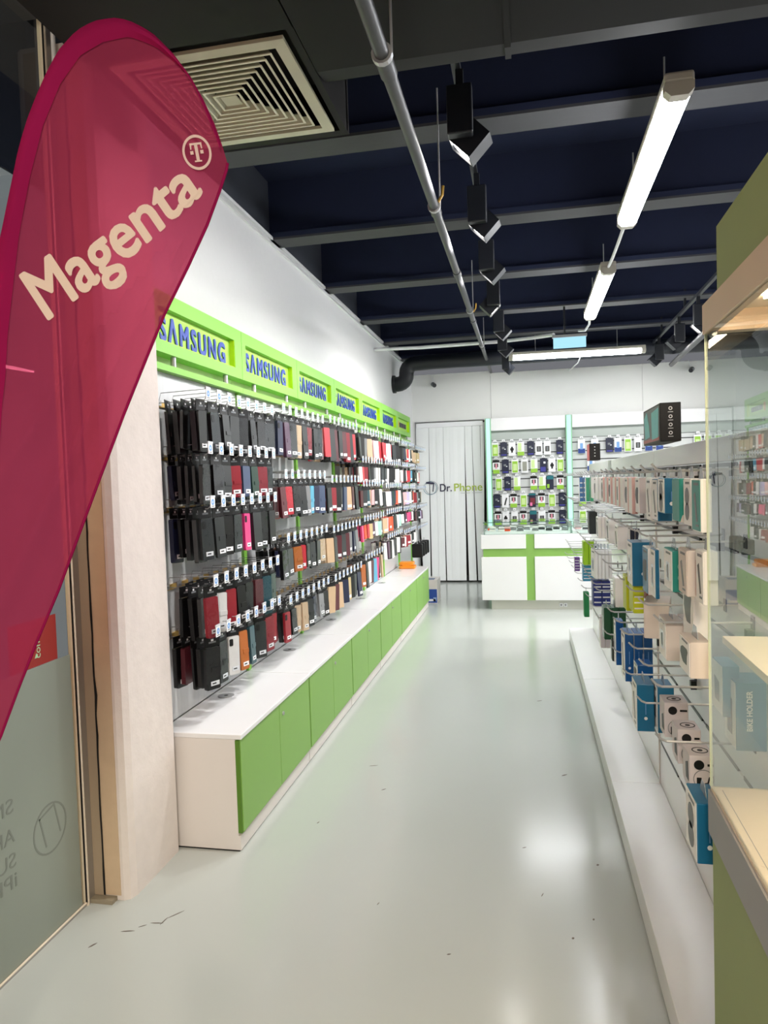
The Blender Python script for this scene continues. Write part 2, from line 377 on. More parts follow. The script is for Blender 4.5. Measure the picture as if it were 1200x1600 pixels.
# tube lamps
def tubelamp(x0, y0, x1, y1, z, label):
    c = Vector(((x0 + x1) / 2, (y0 + y1) / 2, z)); L = (Vector((x1, y1, 0)) - Vector((x0, y0, 0))).length / 2
    a = math.atan2(y1 - y0, x1 - x0); M = Matrix.Translation(c) @ Matrix.Rotation(a, 4, 'Z')
    s = thing('tube_lamp', label, 'ceiling light', c, 'tube lamps')
    cap = mat('lamp_cap', (196, 190, 178), .4)
    part('body', MB().bbox(-L, L, -.055, .055, .02, .06, cap, .01, M), s)
    pr = [(-.05, .02), (-.05, -.01), (-.03, -.03), (.03, -.03), (.05, -.01), (.05, .02)]
    part('diffuser', MB().prism(pr, -L + .05, L - .05, TUBE, 'x', M), s)
    for e in (-1, 1): part('end_cap', MB().prism([(p_[0] * 1.08, p_[1] * 1.08) for p_ in pr], e * L, e * (L - .05), cap, 'x', M), s)
    for e in (-.6, .6): part('suspension', MB().tube([M @ Vector((e * L, 0, .06)), M @ Vector((e * L, 0, 3.38 - z))], .004, CHROME, 4), s)
ZT = 3.1
tubelamp(.608, 2.97, .608, 4.48, ZT, 'white tube lamp hanging over the aisle, first from the entrance')
tubelamp(.608, 5.42, .608, 6.98, ZT, 'shorter-looking white tube lamp over the aisle, joined by cable to the exit sign')
tubelamp(-.19, 8.98, 1.42, 9.06, ZT, 'white tube lamp hung crosswise in front of the back wall')
tubelamp(2.9, 4.0, 2.9, 5.5, ZT, 'added unseen white tube lamp over the next aisle behind the shelving')  # added lamp out of view, lights the far side
tag(link('lamp_cable', MB().tube([(.608, 4.48, 3.12), (.60, 4.8, 3.09), (.605, 5.15, 3.1), (.608, 5.42, 3.12)], .011, WHITE, 8).mesh('lamp_cable', None, True)), 'white cable linking the two tube lamps over the aisle', 'cable')
tag(link('lamp_cable', MB().tube([(.608, 6.98, 3.12), (.62, 7.2, 3.08), (.60, 7.45, 3.07), (.55, 7.6, 3.1)], .011, WHITE, 8).mesh('lamp_cable', None, True)), 'white cable dropping from the second tube lamp to the exit sign', 'cable')
tag(link('cable_trunking', MB().tube([(-1.74, 8.3, 3.19), (-1.2, 8.3, 3.175), (-.3, 8.25, 3.17), (.1, 8.0, 3.14), (.3, 7.65, 3.09)], .02, WHITE, 8).mesh('cable_trunking', None, True)), 'white cable trunking from the side wall to the exit sign', 'cable')
tag(link('lamp_cable', MB().tube([(.68, 9.05, 3.09), (.66, 9.4, 3.05), (.65, 11.05, 3.2)], .008, WHITE, 6).mesh('lamp_cable', None, True)), 'white cable from the crosswise tube lamp to the back wall', 'cable')
s = thing('exit_sign', 'pale blue lit exit sign hanging under the beams', 'sign', (.455, 7.6, 3.0))
part('housing', MB().bbox(.285, .63, 7.59, 7.64, 3.045, 3.075, GREYB, .005).box(.4, .42, 7.61, 7.63, 3.07, 3.37, BLACKM), s)
part('light_panel', MB().box(.295, .62, 7.6, 7.63, 2.94, 3.045, EXITG), s)
# black waste pipe
pts = [(-1.76, 9.5, 2.93), (-1.70, 9.5, 2.93)]
for k in range(7):
    a = -PI / 2 + k * PI / 12; pts.append((-1.68 + .12 * math.cos(a), 9.5, 3.05 + .12 * math.sin(a)))
for k in range(6):
    a = PI - k * PI / 10; pts.append((-1.44 + .12 * math.cos(a), 9.5, 3.07 + .12 * math.sin(a)))
pts += [(-1.2, 9.5, 3.2), (4.2, 9.6, 3.22)]
sp = thing('waste_pipe', 'thick black pipe bending out of the side wall and running below the beams', 'pipe', (-1.76, 9.5, 2.93))
part('pipe_run', MB().tube(pts, .1, BLACKM, 18), sp, smooth=True)
part('collar', MB().disc((-1.752, 9.5, 2.93), .09, .118, (1, 0, 0), BLACKM, 20, .04), sp)
for x, lab, sx in ((-1.394, 'over the curtained doorway', 1), (2.36, 'high on the back wall beyond the glass showcase', -1)):
    c = thing('security_camera', 'small dark security camera %s' % lab, 'camera', (x, 11.0, 3.1))
    part('mount', MB().tube([(x, 11.1, 3.12), (x, 11.03, 3.12)], .02, GREYB, 10), c)
    part('housing', MB().tube([(x - .01 * sx, 11.03, 3.11), (x + .025 * sx, 10.95, 3.08)], .034, GREYP, 14), c, smooth=True)
    part('lens', MB().tube([(x + .025 * sx, 10.95, 3.08), (x + .029 * sx, 10.941, 3.077)], .029, BLACKM, 14), c)
    part('cable', MB().tube([(x, 11.08, 3.14), (x - .03, 11.09, 3.25)], .005, WHITE, 5), c)

# ------------------------------------------------------------------ entrance side: column, glass front
b = MB()
pol = [(-1.72, 2.478), (-1.60, 2.475), (-1.578, 2.488), (-1.567, 2.52), (-1.567, 2.86), (-1.76, 2.86), (-1.76, 2.478)]
b.prism(pol, 0.0, 3.32, PLASTER, 'z')
b.prism([(-1.679, 2.4725), (-1.612, 2.4725), (-1.612, 2.479), (-1.679, 2.479)], 0.02, 3.3, PLASTER2, 'z')
struct('pillar_1', b, 'worn white plaster pillar beside the glass front', 'pillar')
# ragged dark crack between frame and plaster
b = MB(); pr_ = []
for k in range(41):
    z = 0.02 + k * 0.08; pr_.append((-1.684 + R.uniform(-.002, .002), z, .004 + abs(R.gauss(0, .0035))))
for a, c in zip(pr_[:-1], pr_[1:]):
    b.add([(a[0], 2.4685, a[1]), (a[0] + a[2], 2.4685, a[1]), (c[0] + c[2], 2.4685, c[1]), (c[0], 2.4685, c[1]), (a[0], 2.4705, a[1]), (a[0] + a[2], 2.4705, a[1]), (c[0] + c[2], 2.4705, c[1]), (c[0], 2.4705, c[1])],
          [(0, 1, 2, 3), (7, 6, 5, 4), (0, 3, 7, 4), (1, 5, 6, 2)], DARK)
struct('trim_3', b, 'ragged black crack beside the pillar', 'trim')
struct('trim_4', MB().box(-1.725, -1.682, 2.470, 2.4765, 0.018, 3.2, mat('bare_wood', (166, 148, 124), .7, var=.15, stretch=(1, 1, .1))).box(-1.80, -1.63, 2.44, 2.476, 0, .016, mat('dirty_grout', (150, 140, 120), .9)), 'bare wooden strip between the metal frame and the pillar', 'trim')
w = thing('glass_front', 'tall glass shopfront pane with frosted lower film in an aluminium frame', 'window', (-1.74, 2.2, 0)); w['kind'] = 'structure'; w.name = 'window_1'
part('frame', MB().box(-1.76, -1.725, 2.43, 2.472, 0, 3.6, ALU).box(-1.752, -1.722, 2.421, 2.43, 0, 3.6, CREAM).box(-1.76, -1.728, -1.5, 2.43, 0, .012, ALU), w)
part('seal', MB().box(-1.73, -1.724, 2.417, 2.421, .012, 3.6, DARK).box(-1.731, -1.724, -1.5, 2.42, .012, .016, CREAM), w)
part('pane', MB().box(-1.742, -1.734, -1.5, 2.43, .012, 3.6, GLASS), w)
fm = part('frosted_film', MB().box(-1.7338, -1.7325, -1.5, 2.40, .016, 1.0, FROST), w, 'grey green frosted film')
FTXT = mat('film_text', (118, 124, 116), .4)
for s_, y1, z, wd in (('SM', 2.06, .545, .1), ('AK', 2.06, .445, .1), ('SUF', 2.06, .36, .13), ('iPH', 2.06, .29, .12)):
    lettering('lettering', s_, lambda u, v_, w_, y1=y1, z=z, wd=wd: (-1.7318 + .0003 * w_ + 1.74, y1 - u * wd - 2.2, z + v_ * .05), FTXT, fm, ext=.01)
b = MB().disc((-1.7322, 2.24, .40), .085, .092, (1, 0, 0), FTXT, 30, .0004)
M = Matrix.Translation((-1.7322, 2.24, .41)) @ Matrix.Rotation(.25, 4, 'X')
for q in ((-.045, .045, .055, .062), (-.045, -.038, -.06, .06), (.038, .045, -.06, .055)): b.box(0, .0005, q[0], q[1], q[2], q[3], FTXT, M)
part('phone_emblem', b, fm)
st = tag(link('door_sticker', MB().box(-1.7333, -1.7323, 2.08, 2.328, 1.002, 1.17, mat('red_sticker', (150, 40, 36), .4)).mesh('door_sticker')), 'red sticker with pale green writing on the glass front', 'sticker')
lettering('lettering', 'com', lambda u, v_, w_: (-1.7318 + .0003 * w_, 2.235 - v_ * .018, 1.03 + u * .07), mat('mint_print', (170, 214, 170), .5), st, ext=.01)
part('emblem', MB().prism([(2.205, 1.032), (2.222, 1.032), (2.214, 1.05)], -1.7322, -1.7316, MATS['mint_print'], 'x'), st)
# mall outside the glass
struct('wall_mall', MB().box(-3.4, -3.3, -3.2, 3.0, 0, 3.8, mat('peach_wall', (226, 180, 148), .8)), 'peach wall of the passage outside the glass', 'wall')
struct('wall_bulkhead', MB().box(-2.5, -2.42, -3.2, 2.5, 2.62, 3.8, mat('mauve_bulkhead', (112, 100, 106), .8)), 'dull mauve bulkhead outside the glass', 'wall')
struct('trim_5', MB().box(-1.80, -1.775, 2.52, 2.56, 0, 3.8, mat('brown_timber', (130, 100, 55), .7, var=.2, stretch=(1, 1, .2))).tube([(-1.70, 2.44, 3.1), (-1.70, 2.44, 3.8)], .008, WHITE, 8), 'brown timber post and white conduit above the glass front', 'trim')

# ------------------------------------------------------------------ magenta flag
FL = [(-0.948,2.758,-0.935,2.755),(-0.992,2.759,-0.911,2.746),(-1.031,2.749,-0.875,2.725),(-1.056,2.735,-0.847,2.703),(-1.098,2.699,-0.803,2.655),(-1.131,2.650,-0.763,2.598),(-1.159,2.600,-0.733,2.542),(-1.188,2.542,-0.706,2.479),(-1.209,2.490,-0.689,2.426),(-1.223,2.449,-0.678,2.385),(-1.227,2.434,-0.681,2.370),(-1.243,2.381,-0.701,2.321),(-1.268,2.300,-0.735,2.245),(-1.301,2.199,-0.784,2.152),(-1.323,2.077,-0.844,2.040),(-1.340,1.984,-0.886,1.954),(-1.369,1.831,-0.956,1.810),(-1.400,1.647,-1.039,1.636),(-1.426,1.493,-1.112,1.488),(-1.445,1.372,-1.171,1.371),(-1.462,1.231,-1.250,1.234),(-1.477,1.099,-1.318,1.103),(-1.488,0.981,-1.373,0.986),(-1.502,0.842,-1.450,0.845),(-1.511,0.737,-1.507,0.737)]
INN = [(-1.277,2.012),(-1.224,2.268),(-1.188,2.397),(-1.146,2.521),(-1.096,2.617),(-1.040,2.680),(-0.982,2.704),(-0.913,2.709),(-0.848,2.677),(-0.803,2.637),(-0.769,2.599),(-0.742,2.550),(-0.722,2.496),(-0.702,2.442),(-0.690,2.404)]
FY = 1.6
def fold(x, z):
    """cloth relief: pulled folds fanning from the outer tip down to the pole"""
    dx, dz = -.68 - x, 2.38 - z
    r_ = math.hypot(dx, dz)
    a = math.atan2(dz, dx)
    k = max(0, min(1, r_ / .25)) * max(0, min(1, (a - .62) / .12))
    y = 0.0
    for a0, wd, am in ((.84, .03, .018), (1.0, .028, .016), (1.12, .02, .010), (.72, .03, .006)):
        y -= am * math.exp(-((a - a0) / wd) ** 2) * k
    return FY + y + .012 * math.sin(x * 5 + z * 2)
fg = thing('beach_flag', 'tall magenta feather flag with cream lettering beside the entrance', 'flag', (-1.45, FY, 0))
L0 = root_loc(fg)
vs = []; fs = []; N = 28
# densify rows
rows = []
for a, c in zip(FL[:-1], FL[1:]):
    n = max(1, int((a[1] - c[1]) / .03))
    for k in range(n): rows.append([a[j] + (c[j] - a[j]) * k / n for j in range(4)])
rows.append(FL[-1])
for r_ in rows:
    for k in range(N + 1):
        t_ = k / N; x = r_[0] + (r_[2] - r_[0]) * t_; z = r_[1] + (r_[3] - r_[1]) * t_
        vs.append((x, fold(x, z), z))
for i in range(len(rows) - 1):
    for k in range(N): a = i * (N + 1) + k; fs.append((a, a + 1, a + N + 2, a + N + 1))
b = MB(); b.add(vs, fs, FLAG)
part('sail', b, fg, smooth=True)
# doubled sleeve along the bowed pole
def outer(n):
    pts = [(r_[0], r_[1]) for r_ in FL[::-1] if r_[1] < 2.02 and r_[1] > .7]
    return pts
lo = [(r_[0], r_[1]) for r_ in reversed(FL)]
hi = [(r_[2], r_[3]) for r_ in FL]
path = [p_ for p_ in lo if p_[1] > 1.95] + [p_ for p_ in hi if p_[1] > 2.39]
def resample(ps, n):
    L = [0]
    for a, c in zip(ps[:-1], ps[1:]): L.append(L[-1] + math.hypot(c[0] - a[0], c[1] - a[1]))
    out = []
    for k in range(n):
        s_ = L[-1] * k / (n - 1); i = 0
        while i < len(L) - 2 and L[i + 1] < s_: i += 1
        t_ = (s_ - L[i]) / max(1e-6, L[i + 1] - L[i]); out.append((ps[i][0] + (ps[i + 1][0] - ps[i][0]) * t_, ps[i][1] + (ps[i + 1][1] - ps[i][1]) * t_))
    return out
po = resample(path, 60); pi_ = resample(INN, 60)
low_o = resample([p_ for p_ in lo if p_[1] <= 2.0], 20); 
low_i = [(p_[0] + .062, p_[1]) for p_ in low_o]
po = low_o[:-1] + po; pi_ = low_i[:-1] + pi_
vs = []; fs = []
for a, c in zip(po, pi_):
    for t_ in (0, .33, .66, 1):
        x = a[0] + (c[0] - a[0]) * t_; z = a[1] + (c[1] - a[1]) * t_
        vs.append((x, fold(x, z) - .004 - .012 * math.sin(PI * t_), z))
for i in range(len(po) - 1):
    for k in range(3): q = i * 4 + k; fs.append((q, q + 1, q + 5, q + 4))
b = MB(); b.add(vs, fs, FLAG2); part('pole_sleeve', b, fg, 'darker doubled sleeve', smooth=True)
part('hem', MB().tube([(r_[2], fold(r_[2], r_[3]), r_[3]) for r_ in FL if r_[3] < 2.4], .0035, FLAG2, 6), fg)
part('pole', MB().tube([(p_[0] + .02, FY + .012, p_[1]) for p_ in po if p_[1] < 2.70 and p_[0] < -.95][::2], .008, mat('dark_pole', (60, 20, 40), .4), 8), fg)
part('pole_foot', MB().tube([(-1.487, FY + .012, .02), (-1.487, FY + .012, .76)], .012, BLACKM, 10).bbox(-1.68, -1.28, FY - .2, FY + .2, 0, .02, BLACKM, .005), fg)
fx, fz = -1.159, 2.049
ux, uz = -.739 + 1.159, 2.323 - 2.049; ln = math.hypot(ux, uz); ux /= ln; uz /= ln; wx, wz = -uz, ux
def flagtext(u, v_, w_):
    k = 1.0 - .2 * u; hh = .143
    q = u * ln; bend = -.010 * math.sin(PI * u)
    x = fx + ux * q + wx * (v_ * hh * k + bend) * 1.0 + .0; z = fz + uz * q + wz * (v_ * hh * k + bend)
    return (x - L0.x, fold(x, z) - .0035 - .0003 * w_ - L0.y, z)
me = lettering('lettering', 'Magenta', flagtext, PRINTW, fg, bold=0, ext=0, refh=.73, fat=.024); me['label'] = 'cream wordmark lettering'
cx, cz = -.752, 2.417
b = MB(); nseg = 40; vs = []; fs = []
def lg(u, v_):
    x = cx + u * .86 * .042 * 1.0 - v_ * .16 * .042; z = cz + v_ * .042 + u * .0; return (x, fold(x, z) - .004, z)
for k in range(nseg):
    a = 2 * PI * k / nseg
    for r_ in (.84, 1.0): vs.append(lg(math.cos(a) * r_, math.sin(a) * r_))
for k in range(nseg): fs.append((2 * k, 2 * k + 1, (2 * k + 3) % (2 * nseg), (2 * k + 2) % (2 * nseg)))
b.add(vs, fs, PRINTW)
for q in ([(-.42, .5), (.42, .5), (.42, .2), (.34, .2), (.3, .42), (.12, .42), (.12, -.42), (.26, -.47), (.26, -.54), (-.26, -.54), (-.26, -.47), (-.12, -.42), (-.12, .42), (-.3, .42), (-.34, .2), (-.42, .2)],):
    # T with serifs: split into convex pieces
    for pc in ([(-.42, .42), (.42, .42), (.42, .54), (-.42, .54)], [(-.42, .18), (-.34, .18), (-.3, .42), (-.42, .42)], [(.34, .18), (.42, .18), (.42, .42), (.3, .42)], [(-.11, -.45), (.11, -.45), (.11, .42), (-.11, .42)], [(-.25, -.54), (.25, -.54), (.25, -.45), (-.25, -.45)],
               [(-.46, -.1), (-.24, -.1), (-.24, .1), (-.46, .1)], [(.24, -.1), (.46, -.1), (.46, .1), (.24, .1)]):
        b.add([lg(*p_) for p_ in pc], [(0, 1, 2, 3)], PRINTW)
part('emblem', b, fg, 'cream ringed letter emblem')

# ------------------------------------------------------------------ side wall: seven display bays
BAY0, BW = 2.93, 1.018
PX_ = -1.66            # face of the backing panels
def bayname(i): return 'bay beside the pillar' if i == 0 else '%s bay from the pillar' % ORD[i]
ROWS = [[2.01, 1.765, 1.52, 1.16, .93], [2.04, 1.65, 1.27, .90], [2.06, 1.62, 1.25, .89], [2.05, 1.79, 1.58, 1.27, .93],
        [2.05, 1.79, 1.55, 1.28, 1.03], [2.04, 1.78, 1.52, 1.27, 1.0], [2.02, 1.76, 1.50, 1.25, .98]]
HGT = [[.235, .22, .24, .25, .235], [.25, .235, .215, .22], [.27, .225, .22, .235], [.235, .185, .19, .17, .25], [.22, .19, .19, .18, .22], [.18, .17, .18, .14, .16], [.17, .17, .17, .16, .16]]
NROW = {4: ['top', 'second', 'third', 'lowest'], 5: ['top', 'second', 'third', 'fourth', 'lowest']}
for i in range(7):
    y0 = BAY0 + i * BW; y1 = y0 + BW
    t = thing('wall_display_panel', 'white backing panel with green post and gold hook rails, ' + bayname(i), 'wall panel', (PX_, y0, .53), 'wall display panels')
    bk = MB().box(-1.75, PX_, y0, y1, .53 if i < 6 else 0.0, 2.165, PANEL)
    part('back_panel', bk, t)
    part('post', MB().box(PX_, PX_ + .018, y1 - .028, y1 + .012, .53 if i < 6 else 0.0, 2.17, LIME), t)
    part('top_rail', MB().box(-1.70, PX_ + .04, y0, y1 - .003, 2.165, 2.195, LIME), t)
    part('light_strip', MB().box(-1.75, -1.69, y0, y1 - .003, 2.195, 2.26, mat('pale_green_board', (214, 226, 170), .5)), t)
    for yy in (y0 + .22, y1 - .2): part('spacer', MB().tube([(PX_ + .02, yy, 2.195), (PX_ + .02, yy, 2.245)], .013, CHROME, 12), t)
    for r_ in range(len(ROWS[i])):
        part('hook_rail', MB().box(PX_, PX_ + .012, y0 + .03, y1 - .06, ROWS[i][r_] - .012, ROWS[i][r_] + .012, GOLD), t)
    # sign box
    s = thing('sign_box', 'lime green sign box with %s, %s' % ('raised blue lettering' if i < 6 else 'an orange mark and dark lettering', bayname(i)), 'sign', (-1.68, y0, 2.245), 'sign boxes over the side wall')
    X0, X1 = -1.75, -1.62; z0, z1 = 2.245, 2.525; wy0, wy1, wz0, wz1 = y0 + .06, y1 - .10, 2.30, 2.455
    f = MB()
    f.box(X0, X1, y0 + .002, wy0, z0, z1, LIME).box(X0, X1, wy1, y1 - .002, z0, z1, LIME).box(X0, X1, wy0, wy1, z0, wz0, LIME).box(X0, X1, wy0, wy1, wz1, z1, LIME)
    part('frame', f, s)
    part('reveal', MB().box(-1.652, -1.622, wy1 - .004, wy1, wz0, wz1, mat('yellow_lime', (196, 232, 20), .5)).box(-1.652, -1.622, wy0, wy1, wz0, wz0 + .003, MATS['yellow_lime']), s)
    part('backboard', MB().box(X0, -1.652, wy0, wy1, wz0, wz1, mat('sign_board', (172, 224, 88), .5)), s)
    if i < 6:
        def sg(u, v_, w_, y0=y0): return (-1.649 + .002 * w_ + 1.68, (wy0 + .055 + u * (wy1 - wy0 - .13)) - y0, 2.314 + v_ * .118 - 2.245)
        lettering('lettering', 'S\u039bMSUNG', sg, SAMB, s, fat=.04, space=1.3)
        b = MB().box(-1.652, -1.64, wy0 + .03, wy1 - .06, 2.302, 2.31, mat('lemon_strip', (250, 246, 90), .5)); part('ledge', b, s)
    else:
        part('emblem', MB().prism([(wy0 + .06, 2.31), (wy0 + .17, 2.33), (wy0 + .19, 2.42), (wy0 + .08, 2.42)], -1.652, -1.645, mat('orange_print', (236, 120, 40), .5), 'x'), s)
        b = MB()
        for k in range(6): b.box(-1.652, -1.645, wy0 + .25 + k * .085, wy0 + .31 + k * .085, 2.345, 2.405, mat('dark_print', (60, 56, 66), .5))
        part('lettering', b, s)

# low cabinets
for i in range(6):
    y0 = 2.89 + i * 1.019; y1 = y0 + 1.016
    c = thing('base_cabinet', 'low white cabinet with two green doors, %s from the pillar' % ('first' if i == 0 else ORD[i]), 'cabinet', (-1.47, y0, 0), 'low cabinets along the side wall')
    part('body', MB().box(-1.655, -1.292, y0 + .001, y1 - .001, .07, .505, WMATT), c)
    part('plinth', MB().box(-1.655, -1.283, y0 + .004, y1 - .004, .006, .07, WMATT).box(-1.65, -1.29, y0 + .004, y1 - .004, 0, .006, DARK), c)  # dark sliver at the floor paints the shadow under the plinth
    part('worktop', MB().bbox(-1.659, -1.262, y0 + .002, y1 - .003, .505, .527, WLAM, .003), c)
    part('side_edging', MB().box(-1.292, -1.274, y0 + .001, y0 + .010, .085, .500, mat('deep_green_edge', (84, 128, 30), .5)), c)
    for k in range(2):
        ya = y0 + .012 + k * .502
        dr = part('door', MB().bbox(-1.291, -1.270, ya, ya + .498, .085, .500, GREEN, .002), c)
        if k: part('lock', MB().tube([(-1.270, ya + .05, .44), (-1.264, ya + .05, .44)], .010, CHROME, 12).box(-1.2645, -1.2635, ya + .049, ya + .051, .434, .446, DARK), dr)
    g = part('cable_grommet', MB().disc((-1.575, y0 + .55, .527), .012, .042, (0, 0, 1), CHROME, 24, .003).disc((-1.575, y0 + .55, .526), 0, .014, (0, 0, 1), DARK, 12, .002), c)

# ---- hooks
def hookmesh():
    b = MB()
    b.box(-.004, .004, -.022, .022, -.012, .014, CHROME)
    b.tube([(0, 0, 0), (.22, 0, 0), (.232, 0, .008), (.236, 0, .016)], .0022, CHROME, 5)
    b.tube([(0, .004, .005), (.012, .004, .045), (.245, .004, .052)], .0018, CHROME, 5)
    return b.mesh('display_hook')
def tagmesh():
    b = MB().box(.243, .2455, -.019, .026, .004, .056, WHITE)
    b.box(.242, .2468, -.021, .028, .05, .060, mat('tag_holder', (214, 216, 222), .2))
    b.disc((.2455, .003, .03), .005, .0145, (1, 0, 0), BLUEP, 14, .0008).box(.2455, .2462, -.010, .017, .009, .013, GREYP)
    return b.mesh('price_tag')
HK, TG = hookmesh(), tagmesh()
COL = dict(black=(11, 11, 13), charcoal=(40, 44, 46), darkgreen=(30, 58, 48), crimson=(140, 24, 40), red=(200, 44, 58), navy=(30, 36, 66), tan=(206, 176, 142), white=(236, 232, 228), pink=(214, 40, 120),
           brown=(176, 98, 40), darkred=(84, 22, 34), teal=(34, 74, 84), grey=(128, 130, 132), cyan=(86, 168, 200), lilac=(190, 180, 220), rose=(232, 176, 178), orange=(236, 84, 44), slate=(66, 80, 108), mint=(168, 214, 196), plum=(92, 60, 84), gold=(202, 180, 130), hotpink=(238, 70, 130))
CNAME = dict(darkgreen='dark green', darkred='dark red', hotpink='hot pink')
def cmat(c): return mat('case_' + c, COL[c], .38, coat=.35, var=.08, scale=20)
def slab(mb, w, h, t, z1, m, r=.008, M=None):
    """rounded upright slab: thickness t along x, width w along y, hanging down from z1"""
    p_ = []
    for cx_, cz_, a0 in ((w / 2 - r, z1 - r, 0), (-w / 2 + r, z1 - r, 90), (-w / 2 + r, z1 - h + r, 180), (w / 2 - r, z1 - h + r, 270)):
        for k in range(4):
            a = math.radians(a0 + k * 30); p_.append((cx_ + r * math.cos(a), cz_ + r * math.sin(a)))
    mb.prism(p_, -t / 2, t / 2, m, 'x', M)
    return mb
CACHE = {}
def casemesh(c, w, h, t, style):
    k = (c, round(w, 3), round(h, 3), round(t, 3), style)
    if k not in CACHE:
        b = MB(); slab(b, w * .9, h - .04, t, -.04, cmat(c))
        if style == 0: b.box(t / 2, t / 2 + .0025, -.012, w * .45, -.04 - (h - .04) * .58, -.04 - (h - .04) * .47, cmat(c))     # closing strap
        if style == 1: slab(b, .024, .034, .003, -.052, BCARD, .006, Matrix.Translation((t / 2, -w * .24, 0)))                    # lens cut-out
        CACHE[k] = b.mesh('phone_case_pack')
    return CACHE[k]
def cardmesh(w):
    k = ('card', w)
    if k not in CACHE:
        b = MB().box(-.0012, .0012, -w / 2, w / 2, -.038, .012, BCARD).box(.0012, .0016, -w * .2, w * .26, -.022, -.014, GREYP).box(.0012, .0017, -w * .05, w * .1, -.012, -.003, WHITE)
        CACHE[k] = b.mesh('header_card')
    return CACHE[k]
def stickmesh(w, h, t):
    k = ('st', w, h, t)
    if k not in CACHE:
        b = MB().box(t / 2, t / 2 + .0014, -.016, w * .36, -h + .018, -h + .038, WHITE).box(t / 2 + .0014, t / 2 + .0018, -.008, .014, -h + .025, -h + .031, mat('barcode', (40, 40, 44), .5)); CACHE[k] = b.mesh('price_sticker')
    return CACHE[k]
def bagmesh(w, h, t):
    k = ('bag', w, h, t)
    if k not in CACHE:
        b = MB(); n = 5; vs = []; fs = []
        for iz in range(n + 1):
            for iy in range(5):
                vs.append((t / 2 + .004 + .003 * math.sin(iz * 2.1 + iy * 1.3), -w / 2 + w * iy / 4, -.036 - (h - .028) * iz / n))
        for iz in range(n):
            for iy in range(4): q = iz * 5 + iy; fs.append((q, q + 1, q + 6, q + 5))
        b.add(vs, fs, FILMB)
        CACHE[k] = b.mesh('clear_bag', None, True)
    return CACHE[k]
P = lambda s: s.split()
FRONT = [  # colour of the front case on each hook, from the pillar end
    [P('black charcoal charcoal charcoal black black black charcoal'), P('black black charcoal crimson slate darkgreen crimson charcoal'), P('charcoal charcoal black charcoal pink charcoal black black'), P('crimson white crimson black black darkred teal darkgreen'), P('black black white brown teal charcoal crimson crimson')],
    [P('navy plum charcoal tan charcoal crimson charcoal charcoal'), P('darkred red black charcoal grey cyan navy slate'), P('black charcoal brown red black charcoal charcoal tan'), P('crimson black tan tan charcoal navy grey black')],
    [P('red charcoal darkred charcoal darkred crimson charcoal red'), P('charcoal crimson black charcoal slate tan darkred charcoal'), P('tan charcoal darkred charcoal darkred grey navy grey'), P('tan darkred tan navy gold black charcoal navy')],
    [P('charcoal black grey tan white rose white red'), P('white red crimson black black grey white white'), P('darkred charcoal teal tan rose black black white'), P('hotpink orange red gold plum white mint grey'), P('brown charcoal white darkred cyan hotpink black tan')],
    [P('red red white white red charcoal black black'), P('charcoal charcoal white black black black white white'), P('black white white navy darkgreen navy orange white'), P('tan rose orange orange charcoal charcoal white mint'), P('white plum black white charcoal black white black')],
    [P('black charcoal navy tan red white charcoal tan'), P('white rose charcoal white red red cyan black'), P('charcoal rose rose lilac lilac white charcoal orange'), P('white black plum hotpink hotpink darkred white black'), P('darkred white crimson crimson white charcoal black white')],
    [P('tan gold gold tan'), P('black darkgreen white red'), P('crimson grey charcoal black tan'), P('darkred black black lilac plum'), []]]
NB = P('black black charcoal black charcoal darkgreen navy darkred black')
stuff = MB()
def stuff_pack(M, c, w, h, t, style, card):
    slab(stuff, w * .9, h - .03, t, -.03, cmat(c), .006, M)
    if card: stuff.box(-.001, .001, -w / 2, w / 2, -.032, .012, BCARD, M)
    if R.random() < .4: stuff.box(t / 2, t / 2 + .001, -.016, w * .36, -h + .018, -h + .04, WHITE, M)
